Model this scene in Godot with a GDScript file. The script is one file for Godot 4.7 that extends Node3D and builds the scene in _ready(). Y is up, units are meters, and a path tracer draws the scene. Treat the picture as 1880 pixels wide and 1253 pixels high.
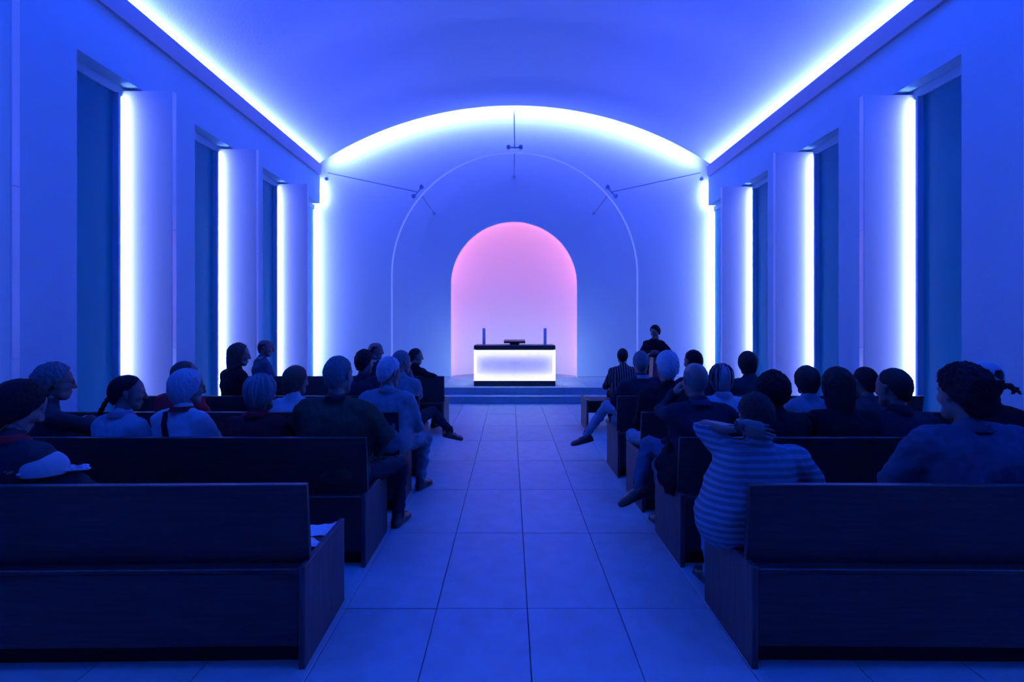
extends Node3D
# A small chapel lit by hidden blue light strips, seen down the aisle from behind the seated visitors.
# x runs to the right, y up, the altar lies towards -z; the camera stands at z = 0.

const WALL_X := 4.845      # inner face of the side walls
const BACK := 12.5         # distance of the wall behind the altar
# linear colours of the strips
const C_DEEP := Color(0.0, 0.044, 0.62)
const C_COVE := Color(0.018, 0.022, 0.30)
const C_FIN := Color(0.098, 0.112, 0.35)
const C_FIN_REAR := Color(0.03, 0.06, 0.30)
const C_SIDE := Color(0.115, 0.125, 0.36)
const C_END := Color(0.034, 0.040, 0.23)
const C_NICHE := Color(0.175, 0.042, 0.095)
const C_ALTAR := Color(0.34, 0.56, 0.78)

var mats := {}
var taken := {}

# ---------------------------------------------------------------- materials
func lin(r: float, g: float, b: float) -> Color:
	return Color(r, g, b).linear_to_srgb()

func mat(key: String, c: Color, rough := 0.8, spec := 0.4) -> StandardMaterial3D:
	if mats.has(key):
		return mats[key]
	var m := StandardMaterial3D.new()
	m.resource_name = key
	m.albedo_color = c
	m.roughness = rough
	m.metallic_specular = spec
	mats[key] = m
	return m

func noise_tex(freq: float, oct: int, sd: int, as_normal := false, ramp: Gradient = null, size := 512, bump := 4.0) -> NoiseTexture2D:
	var n := FastNoiseLite.new()
	n.seed = sd
	n.frequency = freq
	n.fractal_octaves = oct
	var t := NoiseTexture2D.new()
	t.width = size
	t.height = size
	t.seamless = true
	t.noise = n
	t.as_normal_map = as_normal
	t.bump_strength = bump
	if ramp:
		t.color_ramp = ramp
	return t

func ramp2(a: Color, b: Color) -> Gradient:
	var g := Gradient.new()
	g.set_color(0, a)
	g.set_color(1, b)
	return g

func make_materials() -> void:
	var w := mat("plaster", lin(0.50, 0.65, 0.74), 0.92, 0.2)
	w.uv1_triplanar = true
	w.normal_enabled = true
	w.normal_texture = noise_tex(0.05, 4, 3, true, null, 512, 2.0)
	w.normal_scale = 0.25
	w.uv1_scale = Vector3(0.9, 0.9, 0.9)
	var wp := w.duplicate() as StandardMaterial3D   # side walls: cooler copy, the blue light tinted into its colour
	wp.resource_name = "wall_light_tint"
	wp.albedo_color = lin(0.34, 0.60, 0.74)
	mats["wall_light_tint"] = wp
	mat("niche_plaster", lin(0.72, 0.72, 0.74), 0.92, 0.2)
	mat("fin", lin(0.64, 0.72, 0.78), 0.55, 0.35)
	var edge := mat("fin_edge", lin(0.86, 0.92, 0.97), 0.18, 0.6)
	edge.clearcoat_enabled = true
	edge.clearcoat = 0.6
	var lit := glow("edge_painted_glow", Color(0.16, 0.24, 0.75), 0.55)  # glow painted on the front edge of the hood, no lamp there
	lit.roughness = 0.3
	mat("frame", lin(0.32, 0.54, 0.68), 0.5, 0.5)
	mat("cornice", lin(0.36, 0.42, 0.48), 0.7, 0.3)
	var pane := mat("pane", lin(0.02, 0.34, 0.50), 0.3, 0.5)
	pane.backlight_enabled = true
	pane.backlight = lin(0.5, 0.9, 1.0)
	for k in 3:
		var s := mat("stone%d" % k, Color.WHITE, 0.5, 0.45)
		var v := [0.0, 0.02, -0.018][k] as float
		s.albedo_texture = noise_tex(0.012, 5, 11 + k, false, ramp2(lin(0.20 + v, 0.36 + v, 0.40 + v), lin(0.25 + v, 0.44 + v, 0.49 + v)))
		s.uv1_triplanar = true
		s.uv1_world_triplanar = true
		s.uv1_scale = Vector3(0.7, 0.7, 0.7)
		s.uv1_offset = Vector3(0.31 * k, 0.17 * k, 0.53 * k)
	mat("grout", lin(0.14, 0.14, 0.14), 0.9, 0.2)
	# dark oiled walnut, the grain along x (boards) or along y (end panels)
	for k in 2:
		var d := mat("wood_x" if k == 0 else "wood_y", Color.WHITE, 0.5, 0.45)
		var g := Gradient.new()
		var u := 0.85 if k == 0 else 1.9   # end panels brighter: the light on them is put into the colour
		g.set_color(0, lin(0.015 * u, 0.010 * u, 0.012 * u))
		g.set_color(1, lin(0.050 * u, 0.028 * u, 0.036 * u))
		g.add_point(0.5, lin(0.030 * u, 0.018 * u, 0.023 * u))
		d.albedo_texture = noise_tex(0.018, 5, 40 + k, false, g)
		d.uv1_triplanar = true
		d.uv1_scale = Vector3(0.22, 3.6, 3.6) if k == 0 else Vector3(3.6, 0.22, 3.6)
		d.heightmap_enabled = false
		d.normal_enabled = true
		d.normal_texture = noise_tex(0.03, 4, 50 + k, true, null, 512, 3.0)
		d.normal_scale = 0.3
	var black := mat("altar_dark", lin(0.012, 0.008, 0.016), 0.4, 0.5)
	black.clearcoat_enabled = true
	black.clearcoat = 0.3
	mat("kick_shade_black", lin(0.010, 0.006, 0.007), 0.7, 0.3)  # near black, stands for the shade under the benches
	mat("steel", lin(0.30, 0.40, 0.55), 0.4, 0.5).metallic = 0.3
	var cd := mat("candle", lin(0.62, 0.74, 0.92), 0.45, 0.5)
	cd.backlight_enabled = true
	cd.backlight = lin(0.45, 0.55, 0.8)
	mat("paper", lin(0.75, 0.75, 0.75), 0.8, 0.3)
	mat("paper_dark", lin(0.10, 0.10, 0.12), 0.7, 0.3)
	var glass := mat("glass", Color(1, 1, 1, 0.04), 0.03, 0.5)
	glass.transparency = BaseMaterial3D.TRANSPARENCY_ALPHA
	var hood := mat("hood_glass", Color(1, 1, 1, 0.02), 0.03, 0.14)
	hood.transparency = BaseMaterial3D.TRANSPARENCY_ALPHA
	var gd := mat("lectern_wood", lin(0.10, 0.03, 0.05), 0.5, 0.45)
	gd.uv1_triplanar = true

func glow(key: String, c: Color, e: float) -> StandardMaterial3D:
	if mats.has(key):
		return mats[key]
	var m := mat(key, lin(0.8, 0.8, 0.8), 0.6, 0.3)
	m.emission_enabled = true
	m.emission = c.linear_to_srgb()
	m.emission_energy_multiplier = e
	return m

# ---------------------------------------------------------------- nodes
func numbered(n: String) -> String:
	if not taken.has(n):
		taken[n] = 0
		return n
	taken[n] += 1
	return "%s_%03d" % [n, taken[n]]

func thing(called: String, at := Vector3.ZERO, turn := 0.0) -> Node3D:
	var o := Node3D.new()
	o.name = numbered(called)
	o.position = at
	o.rotation.y = turn
	add_child(o)
	return o

func tag(o: Node, label: String, category: String, group := "") -> void:
	o.set_meta("label", label)
	o.set_meta("category", category)
	if group != "":
		o.set_meta("group", group)

func struct(o: Node) -> void:
	o.set_meta("kind", "structure")

func put(mesh: Mesh, called: String, m: Material, parent: Node = null) -> MeshInstance3D:
	var o := MeshInstance3D.new()
	o.name = called if parent else numbered(called)
	o.mesh = mesh
	o.material_override = m
	if parent:
		parent.add_child(o, true)
	else:
		add_child(o)
	return o

func obj(called: String, st: SurfaceTool, m: Material, parent: Node = null) -> MeshInstance3D:
	return put(st.commit(), called, m, parent)

func begin() -> SurfaceTool:
	var st := SurfaceTool.new()
	st.begin(Mesh.PRIMITIVE_TRIANGLES)
	return st

# ---------------------------------------------------------------- shapes
func tri(st: SurfaceTool, a: Vector3, b: Vector3, c: Vector3, away: Vector3) -> void:
	# flat triangle that faces along «away»
	var n := (b - a).cross(c - a)
	if n.length_squared() < 1e-16:
		return
	n = n.normalized()
	if n.dot(away) < 0.0:
		n = -n
		var t := b
		b = c
		c = t
	# front faces run clockwise
	for p in [a, c, b]:
		st.set_normal(n)
		st.add_vertex(p)

func quad(st: SurfaceTool, a: Vector3, b: Vector3, c: Vector3, d: Vector3, away: Vector3) -> void:
	tri(st, a, b, c, away)
	tri(st, a, c, d, away)

func box(st: SurfaceTool, lo: Vector3, hi: Vector3, ch := 0.004, xf := Transform3D()) -> void:
	# a box with chamfered edges
	var c := (lo + hi) * 0.5
	var h := (hi - lo).abs() * 0.5
	ch = minf(ch, minf(h.x, minf(h.y, h.z)) * 0.45)
	var s := [-1.0, 1.0]
	for ax in 3:
		var u := (ax + 1) % 3
		var v := (ax + 2) % 3
		for sg in s:
			var n := Vector3.ZERO
			n[ax] = sg
			var q := []
			for k in [[-1, -1], [1, -1], [1, 1], [-1, 1]]:
				var p := Vector3.ZERO
				p[ax] = sg * h[ax]
				p[u] = k[0] * (h[u] - ch)
				p[v] = k[1] * (h[v] - ch)
				q.append(xf * (c + p))
			quad(st, q[0], q[1], q[2], q[3], xf.basis * n)
		if ch > 0.0:
			for su in s:
				for sv in s:
					var q2 := []
					for e in [-1.0, 1.0]:
						var p1 := Vector3.ZERO
						var p2 := Vector3.ZERO
						p1[ax] = e * (h[ax] - ch)
						p2[ax] = p1[ax]
						p1[u] = su * h[u]
						p1[v] = sv * (h[v] - ch)
						p2[u] = su * (h[u] - ch)
						p2[v] = sv * h[v]
						q2.append(xf * (c + p1))
						q2.append(xf * (c + p2))
					var n2 := Vector3.ZERO
					n2[u] = su
					n2[v] = sv
					quad(st, q2[0], q2[1], q2[3], q2[2], xf.basis * n2)
	if ch > 0.0:
		for sx in s:
			for sy in s:
				for sz in s:
					var k3 := Vector3(sx, sy, sz)
					var a := c + k3 * Vector3(h.x, h.y - ch, h.z - ch)
					var b := c + k3 * Vector3(h.x - ch, h.y, h.z - ch)
					var d := c + k3 * Vector3(h.x - ch, h.y - ch, h.z)
					tri(st, xf * a, xf * b, xf * d, xf.basis * k3)

func tube(st: SurfaceTool, path: PackedVector3Array, r: float, sides := 8, r1 := -1.0) -> void:
	# a round bar along a path, with closed ends
	var n := path.size()
	var rings := []
	var up := Vector3.UP
	for i in n:
		var t := (path[mini(i + 1, n - 1)] - path[maxi(i - 1, 0)]).normalized()
		if absf(t.dot(up)) > 0.95:
			up = Vector3.RIGHT if absf(t.x) < 0.9 else Vector3.BACK
		var a := t.cross(up).normalized()
		var b := t.cross(a).normalized()
		up = -b if b.dot(up) < 0.0 else b
		var rr := r if r1 < 0.0 else lerpf(r, r1, float(i) / (n - 1))
		var ring := []
		for k in sides:
			var an := TAU * k / sides
			ring.append([path[i] + (a * cos(an) + b * sin(an)) * rr, a * cos(an) + b * sin(an)])
		rings.append(ring)
	for i in n - 1:
		for k in sides:
			var k2 := (k + 1) % sides
			smooth_quad(st, rings[i][k], rings[i][k2], rings[i + 1][k2], rings[i + 1][k])
	for e in [0, n - 1]:
		var away: Vector3 = path[0] - path[1] if e == 0 else path[n - 1] - path[n - 2]
		for k in range(1, sides - 1):
			tri(st, rings[e][0][0], rings[e][k][0], rings[e][k + 1][0], away)

func smooth_quad(st: SurfaceTool, a: Array, b: Array, c: Array, d: Array) -> void:
	# corners as [place, normal]
	for t in [[a, b, c], [a, c, d]]:
		var n: Vector3 = (t[1][0] - t[0][0]).cross(t[2][0] - t[0][0])
		var order := [0, 2, 1] if n.dot(t[0][1] + t[1][1] + t[2][1]) > 0.0 else [0, 1, 2]
		for k in order:
			st.set_normal(t[k][1])
			st.add_vertex(t[k][0])

func extrude(st: SurfaceTool, outline: PackedVector2Array, z0: float, z1: float) -> void:
	# a flat outline in x and y made solid between two depths
	var idx := Geometry2D.triangulate_polygon(outline)
	for e in [[z0, Vector3.BACK if z0 > z1 else Vector3.FORWARD], [z1, Vector3.FORWARD if z0 > z1 else Vector3.BACK]]:
		for i in range(0, idx.size(), 3):
			var p := outline[idx[i]]
			var q := outline[idx[i + 1]]
			var r := outline[idx[i + 2]]
			tri(st, Vector3(p.x, p.y, e[0]), Vector3(q.x, q.y, e[0]), Vector3(r.x, r.y, e[0]), e[1])
	var cw := Geometry2D.is_polygon_clockwise(outline)
	for i in outline.size():
		var p := outline[i]
		var q := outline[(i + 1) % outline.size()]
		var d := q - p
		var n := Vector3(-d.y, d.x, 0) if cw else Vector3(d.y, -d.x, 0)
		quad(st, Vector3(p.x, p.y, z0), Vector3(q.x, q.y, z0), Vector3(q.x, q.y, z1), Vector3(p.x, p.y, z1), n)

func lamp(at: Vector3, toward: Vector3, along: Vector3, length: float, width: float, c: Color, e: float) -> void:
	# a strip of light: «toward» is where it shines, «along» the way the strip runs; e counts per metre of strip
	var l := AreaLight3D.new()
	l.name = numbered("strip_light")
	var z := -toward.normalized()
	var x := (along - z * along.dot(z)).normalized()
	l.transform = Transform3D(Basis(x, z.cross(x), z), at)
	l.area_size = Vector2(length, width)
	var top := maxf(c.r, maxf(c.g, c.b))
	l.light_color = Color(c.r / top, c.g / top, c.b / top).linear_to_srgb()
	l.light_energy = e * length * top
	l.area_normalize_energy = true
	l.area_range = 30.0
	l.area_attenuation = 2.0
	l.shadow_enabled = true
	add_child(l)

# ---------------------------------------------------------------- the start
func _ready() -> void:
	var cam := Camera3D.new()
	cam.name = "camera"
	cam.projection = Camera3D.PROJECTION_FRUSTUM
	cam.keep_aspect = Camera3D.KEEP_HEIGHT
	cam.near = 0.05
	cam.far = 60.0
	# 17 mm lens, held level, shifted down a little
	var f := 900.0
	cam.size = 1253.0 / f * cam.near
	cam.frustum_offset = Vector2(3.5 / f, -30.5 / f) * cam.near
	cam.position = Vector3(-0.1, 1.65, 0)
	cam.current = true
	add_child(cam)
	var we := WorldEnvironment.new()
	we.name = "surroundings"
	var env := Environment.new()
	env.background_mode = Environment.BG_SKY
	var sky := Sky.new()
	var sm := ProceduralSkyMaterial.new()   # dusk outside
	sm.sky_top_color = lin(0.0, 0.10, 0.50)
	sm.sky_horizon_color = lin(0.0, 0.16, 0.70)
	sm.ground_horizon_color = lin(0.0, 0.04, 0.18)
	sm.ground_bottom_color = lin(0.005, 0.01, 0.02)
	sky.sky_material = sm
	env.sky = sky
	env.tonemap_mode = Environment.TONE_MAPPER_LINEAR
	env.tonemap_exposure = 1.0
	env.sdfgi_enabled = true
	env.ssao_enabled = true
	env.ssil_enabled = true
	we.environment = env
	add_child(we)
	make_materials()
	build_lights()
	build_shell()
	build_back_wall()
	build_side_openings()
	build_platform()
	build_altar()
	build_canopy()
	build_lectern()
	build_benches()
	people_materials()
	build_small_things()
	build_people()

# ---------------------------------------------------------------- light
const FIN_D := [2.17, 4.22, 6.23, 8.29, 10.37]
const JAMB := [1.27, 3.33, 5.37, 7.38, 9.41, 11.41]
const TOP_L := 4.67
const TOP_R := 4.62

func vault_y(x: float) -> float:
	return -1.806 + sqrt(8.886 * 8.886 - x * x)

func build_lights() -> void:
	for s in [-1.0, 1.0]:
		var dy := 0.0 if s < 0 else -0.045
		var top := TOP_L if s < 0 else TOP_R
		# cove behind the cornice
		lamp(Vector3(s * 4.83, 5.575 + dy, -9.0), Vector3(-s * 0.9, 0.45, 0), Vector3.BACK, 6.3, 0.03, C_COVE, 30.0)
		lamp(Vector3(s * 4.83, 5.575 + dy, -2.6), Vector3(-s * 0.9, 0.45, 0), Vector3.BACK, 6.4, 0.03, C_DEEP, 36.0)
		# beside every fin
		for d in FIN_D:
			lamp(Vector3(s * 5.06, top * 0.5, -d + 0.055), Vector3(-s * 0.5, 0, -0.85), Vector3.UP, top - 0.1, 0.02, C_FIN if d > 5.0 else C_FIN_REAR, 11.0)
		# behind the ends of the side walls, onto the wall behind the altar
		lamp(Vector3(s * 5.235, (top + 0.35) * 0.5, -12.385), Vector3(-s * 0.55, 0, -0.83), Vector3.UP, top - 0.4, 0.02, C_SIDE, 12.0)
		lamp(Vector3(s * 4.93, 5.0 + dy, -12.37), Vector3(-s * 0.55, 0, -0.83), Vector3.UP, 0.6, 0.02, C_SIDE, 4.5)
	# above the end of the vault, onto the wall behind the altar
	var n := 18
	for i in n:
		var a := lerpf(-0.545, 0.545, (i + 0.5) / n)
		var r := 8.886 + 0.07
		var q := Vector3(sin(a), cos(a), 0)
		lamp(Vector3(0, -1.806, -12.20) + q * r, Vector3(0, 0, -1) - q * 0.6, Vector3(q.y, -q.x, 0), r * 1.09 / n, 0.03, C_END, 16.0)
	# round the rim of the niche
	for i in 14:
		var a := PI * (i + 0.5) / 14
		var q := Vector3(cos(a), sin(a), 0)
		lamp(Vector3(0, 2.665, -12.66) + q * 1.65, Vector3(0, 0, -1) - q * 0.8, Vector3(-q.y, q.x, 0), PI * 1.64 / 14, 0.03, C_NICHE, 2.4)
	for s in [-1.0, 1.0]:
		lamp(Vector3(s * 1.65, 1.5, -12.66), Vector3(-s * 0.8, 0, -1), Vector3.UP, 2.3, 0.03, C_NICHE, 1.6)

# ---------------------------------------------------------------- the room
func build_shell() -> void:
	# floor: a bed and stone slabs laid on it
	var floor_ := thing("floor")
	struct(floor_)
	var st := begin()
	box(st, Vector3(-5.6, -0.2, -14.2), Vector3(5.6, -0.014, 3.4), 0.0)
	obj("bed", st, mats.grout, floor_)
	var tile := begin()
	box(tile, Vector3(-0.2608, -0.03, -0.5115), Vector3(0.2608, 0.0, 0.5115), 0.003)
	var tm := tile.commit()
	var rng := RandomNumberGenerator.new()
	rng.seed = 5
	for r in 9:
		for c in 18:
			var o := put(tm, "slab", mats["stone%d" % rng.randi_range(0, 2)], floor_)
			o.position = Vector3((c - 8.5) * 0.526, rng.randf_range(-0.0008, 0.0008), -(1.818 + 0.5135 + r * 1.027) + 0.0)
	st = begin()   # strip up to the step
	box(st, Vector3(-4.73, -0.03, -10.3), Vector3(4.73, 0, -(1.818 + 9.243) + 0.8), 0.0)
	st = begin()
	box(st, Vector3(-4.73, -0.03, -1.814), Vector3(4.73, 0, 3.0), 0.0)
	obj("slab", st, mats.stone0, floor_)
	for s in [-1, 1]:
		st = begin()
		box(st, Vector3(s * 4.736, -0.03, -10.9), Vector3(s * 5.25, 0, 3.0), 0.0)
		obj("slab", st, mats.stone1, floor_)
	# vault
	st = begin()
	var n := 64
	for i in n:
		var a0 := lerpf(-0.625, 0.625, float(i) / n)
		var a1 := lerpf(-0.625, 0.625, float(i + 1) / n)
		var p0 := Vector3(sin(a0), cos(a0), 0)
		var p1 := Vector3(sin(a1), cos(a1), 0)
		var o := Vector3(0, -1.806, 0)
		var z0 := Vector3(0, 0, 3.2)
		var z1 := Vector3(0, 0, -12.15)
		smooth_quad(st, [o + p0 * 8.886 + z0, -p0], [o + p1 * 8.886 + z0, -p1], [o + p1 * 8.886 + z1, -p1], [o + p0 * 8.886 + z1, -p0])
		smooth_quad(st, [o + p0 * 8.95 + z0, p0], [o + p1 * 8.95 + z0, p1], [o + p1 * 8.95 + z1, p1], [o + p0 * 8.95 + z1, p0])
		quad(st, o + p0 * 8.886 + z1, o + p1 * 8.886 + z1, o + p1 * 8.95 + z1, o + p0 * 8.95 + z1, Vector3.FORWARD)
		quad(st, o + p0 * 8.886 + z0, o + p1 * 8.886 + z0, o + p1 * 8.95 + z0, o + p0 * 8.95 + z0, Vector3.BACK)
	struct(obj("ceiling", st, mats.plaster))
	# loft above the vault, closed so that no sky comes in
	st = begin()
	box(st, Vector3(-5.7, 7.6, -14.3), Vector3(5.7, 7.8, 3.6), 0.0)
	struct(obj("trim_1", st, mats.plaster))
	st = begin()
	box(st, Vector3(-5.7, -0.2, 3.2), Vector3(5.7, 7.6, 3.5), 0.0)
	struct(obj("wall_rear", st, mats.plaster))
	# side walls: piers between tall openings, a wall above them
	for s in [-1, 1]:
		var top := TOP_L if s < 0 else TOP_R
		st = begin()
		var x0: float = s * WALL_X
		var x1: float = s * 5.3
		box(st, Vector3(x0, top, -12.22), Vector3(x1, 5.36, 3.2), 0.0)
		for i in JAMB.size():
			var near: float = 3.2 if i == 0 else -(FIN_D[i - 1] + 0.15)
			box(st, Vector3(x0, -0.1, -JAMB[i]), Vector3(x1, top, near), 0.0)
		struct(obj("wall_left" if s < 0 else "wall_right", st, mats.wall_light_tint))
		# outer skin that carries on up to the loft
		st = begin()
		box(st, Vector3(s * 5.301, 4.0, -14.2), Vector3(s * 5.6, 7.6, 3.2), 0.0)
		struct(obj("trim_2" if s < 0 else "trim_3", st, mats.plaster))
		# cornice: a slim board that stands up in front of the light strip
		var dy := 0.0 if s < 0 else -0.045
		st = begin()
		var prof := PackedVector2Array([Vector2(4.846, 5.36), Vector2(4.79, 5.36), Vector2(4.756, 5.60), Vector2(4.768, 5.605), Vector2(4.80, 5.40), Vector2(4.846, 5.40)])
		var q := PackedVector2Array()
		for p in prof:
			q.append(Vector2(p.x * s, p.y + dy))
		extrude(st, q, 3.2, -12.14)
		struct(obj("trim_4" if s < 0 else "trim_5", st, mats.cornice))
		st = begin()   # the strip itself
		box(st, Vector3(s * 4.835, 5.55 + dy, -12.1), Vector3(s * 4.85, 5.58 + dy, 0.6), 0.0)
		tag(obj("led_strip", st, glow("led", Color(0.35, 0.5, 1.0), 2.5)), "long light strip hidden behind the %s cornice under the vault" % ("left" if s < 0 else "right"), "light")

func arch_outline(half: float, base: float, spring: float, n: int) -> PackedVector2Array:
	var a := PackedVector2Array([Vector2(half, base)])
	for i in n + 1:
		var t := PI * i / n
		a.append(Vector2(cos(t) * half, spring + sin(t) * half))
	a.append(Vector2(-half, base))
	return a

func build_back_wall() -> void:
	var st := begin()
	var poly := PackedVector2Array([Vector2(-5.3, 0.0), Vector2(-5.3, 7.6), Vector2(5.3, 7.6), Vector2(5.3, 0.0)])
	poly.append_array(arch_outline(1.61, 0.0, 2.665, 48))
	extrude(st, poly, -BACK, -BACK - 0.1)
	struct(obj("wall_back", st, mats.plaster))
	# the niche: an upright half oval below, a half dome above
	st = begin()
	var o := Vector3(0, 2.665, -BACK - 0.1)
	var rx := 1.69
	var rz := 1.0
	var nu := 32
	var nv := 16
	for i in nu:
		var a0 := PI * i / nu
		var a1 := PI * (i + 1) / nu
		var p := func(a: float, e: float) -> Array:
			var v := Vector3(cos(a) * cos(e) * rx, sin(e) * rx, -sin(a) * cos(e) * rz)
			return [o + v, -Vector3(v.x / (rx * rx), v.y / (rx * rx), v.z / (rz * rz)).normalized()]
		for j in nv:
			var e0 := PI * 0.5 * j / nv
			var e1 := PI * 0.5 * (j + 1) / nv
			smooth_quad(st, p.call(a0, e0), p.call(a1, e0), p.call(a1, e1), p.call(a0, e1))
		var b0: Array = p.call(a0, 0.0)
		var b1: Array = p.call(a1, 0.0)
		var dn := Vector3(0, -2.665, 0)
		smooth_quad(st, b0, b1, [b1[0] + dn, b1[1]], [b0[0] + dn, b0[1]])
	struct(obj("wall_niche", st, mats.niche_plaster))
	st = begin()
	box(st, Vector3(-5.7, 0, -14.2), Vector3(5.7, 7.6, -14.0), 0.0)
	struct(obj("trim_6", st, mats.plaster))
	# skirting line
	for s in [-1, 1]:
		st = begin()
		box(st, Vector3(s * 1.62, 0.3, -BACK), Vector3(s * 5.2, 0.325, -BACK + 0.012), 0.002)
		struct(obj("baseboard_left" if s < 0 else "baseboard_right", st, mats.cornice))
	# pink strip round the rim of the niche
	st = begin()
	var path := PackedVector3Array([Vector3(1.665, 0.32, -12.635)])
	for i in 33:
		var t := PI * i / 32
		path.append(Vector3(cos(t) * 1.665, 2.665 + sin(t) * 1.665, -12.635))
	path.append(Vector3(-1.665, 0.32, -12.635))
	tube(st, path, 0.008, 6)
	tag(obj("led_strip", st, glow("led_pink", Color(1.0, 0.35, 0.65), 1.5)), "pink light strip hidden round the inner rim of the niche", "light")
	st = begin()
	path = PackedVector3Array()
	for i in 41:
		var a := lerpf(-0.545, 0.545, i / 40.0)
		path.append(Vector3(sin(a) * 8.97, -1.806 + cos(a) * 8.97, -12.175))
	tube(st, path, 0.012, 6)
	tag(obj("led_strip", st, mats.led), "curved light strip hidden above the end of the vault, lighting the altar wall", "light")

func build_side_openings() -> void:
	var words := ["first", "second", "third", "fourth", "fifth"]
	for s in [-1, 1]:
		var top := TOP_L if s < 0 else TOP_R
		var side := "left" if s < 0 else "right"
		for i in JAMB.size():
			var last := i == JAMB.size() - 1
			var d0: float = JAMB[i]
			var d1: float = 12.36 if last else FIN_D[i] + 0.15
			var w := thing("window_%d" % (i + 1 if s < 0 else i + 7), Vector3(s * 5.07, 0, -(d0 + d1) / 2))
			struct(w)
			var h: float = (d1 - d0) / 2
			var st := begin()
			box(st, Vector3(-0.012, 0, -h), Vector3(0.012, top - 0.115, h), 0.0)
			obj("pane", st, mats.pane, w)
			st = begin()
			box(st, Vector3(-0.04, top - 0.12, -h), Vector3(0.04, top, h), 0.004)
			obj("header", st, mats.frame, w)
			if not last:
				st = begin()   # post that hides the light strip from the nave
				var zf: float = (d0 + d1) / 2 - FIN_D[i]
				box(st, Vector3(-s * 0.09, 0, zf + 0.08), Vector3(s * 0.04, top - 0.12, zf + 0.12), 0.004)
				obj("frame_post", st, mats.frame, w)
			else:
				st = begin()
				box(st, Vector3(s * 0.115, 0.0, -h + 0.03), Vector3(s * 0.2, top, -h + 0.19), 0.004)
				obj("frame_post", st, mats.frame, w)
		for i in FIN_D.size():
			var d: float = FIN_D[i]
			var fin := thing("glass_fin", Vector3(s * 4.755, 0, -d - 0.035))
			var st := begin()
			box(st, Vector3(-s * 0.355, 0.0, -0.035), Vector3(s * 0.37, top - 0.05, 0.035), 0.003)
			obj("panel", st, mats.fin, fin)
			var cuts := [0.0, 1.35, 2.85, top - 0.05]
			for k in 3:
				st = begin()
				box(st, Vector3(-s * 0.355, cuts[k] + 0.002, -0.035), Vector3(-s * 0.367, cuts[k + 1] - 0.002, 0.035), 0.003)
				obj("edge_strip", st, mats.fin_edge, fin)
			st = begin()
			box(st, Vector3(s * 0.31, 0.05, 0.062), Vector3(s * 0.325, top - 0.12, 0.075), 0.0)
			obj("led_strip", st, mats.led, fin)
			tag(fin, "tall frosted white fin with glowing outer edge, %s, %s wall" % [["beside the camera", "cut by the frame", "nearest whole one", "middle one", "farthest one"][i], side], "wall panel")

# ---------------------------------------------------------------- platform and altar
func build_platform() -> void:
	var p := thing("altar_platform")
	struct(p)
	p.set_meta("label", "low stone platform of two steps across the front of the chapel")
	var st := begin()
	box(st, Vector3(-5.2, -0.01, -13.95), Vector3(5.2, 0.128, -10.215), 0.0)
	box(st, Vector3(-5.2, 0.13, -13.95), Vector3(5.2, 0.278, -10.495), 0.0)
	obj("core", st, mats.grout, p)
	var riser := begin()
	box(riser, Vector3(-0.2618, 0, -0.012), Vector3(0.2618, 0.13, 0.012), 0.001)
	var tread := begin()
	box(tread, Vector3(-0.2618, -0.02, -0.15), Vector3(0.2618, 0, 0.15), 0.003)
	var deck := begin()
	box(deck, Vector3(-0.2618, -0.02, -0.51), Vector3(0.2618, 0, 0.51), 0.003)
	var rm := riser.commit()
	var tm := tread.commit()
	var dm := deck.commit()
	for c in 20:
		var x := (c - 9.5) * 0.526
		var k := "stone%d" % ((c * 7) % 3)
		for l in 2:
			put(rm, "riser_slab", mats[k], p).position = Vector3(x, 0.15 * l, -10.205 - 0.28 * l)
		put(tm, "tread_slab", mats[k], p).position = Vector3(x, 0.15, -10.335)
		for r in 3:
			put(dm, "deck_slab", mats["stone%d" % ((c * 5 + r * 2) % 3)], p).position = Vector3(x, 0.30, -10.975 - r * 1.024)

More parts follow.
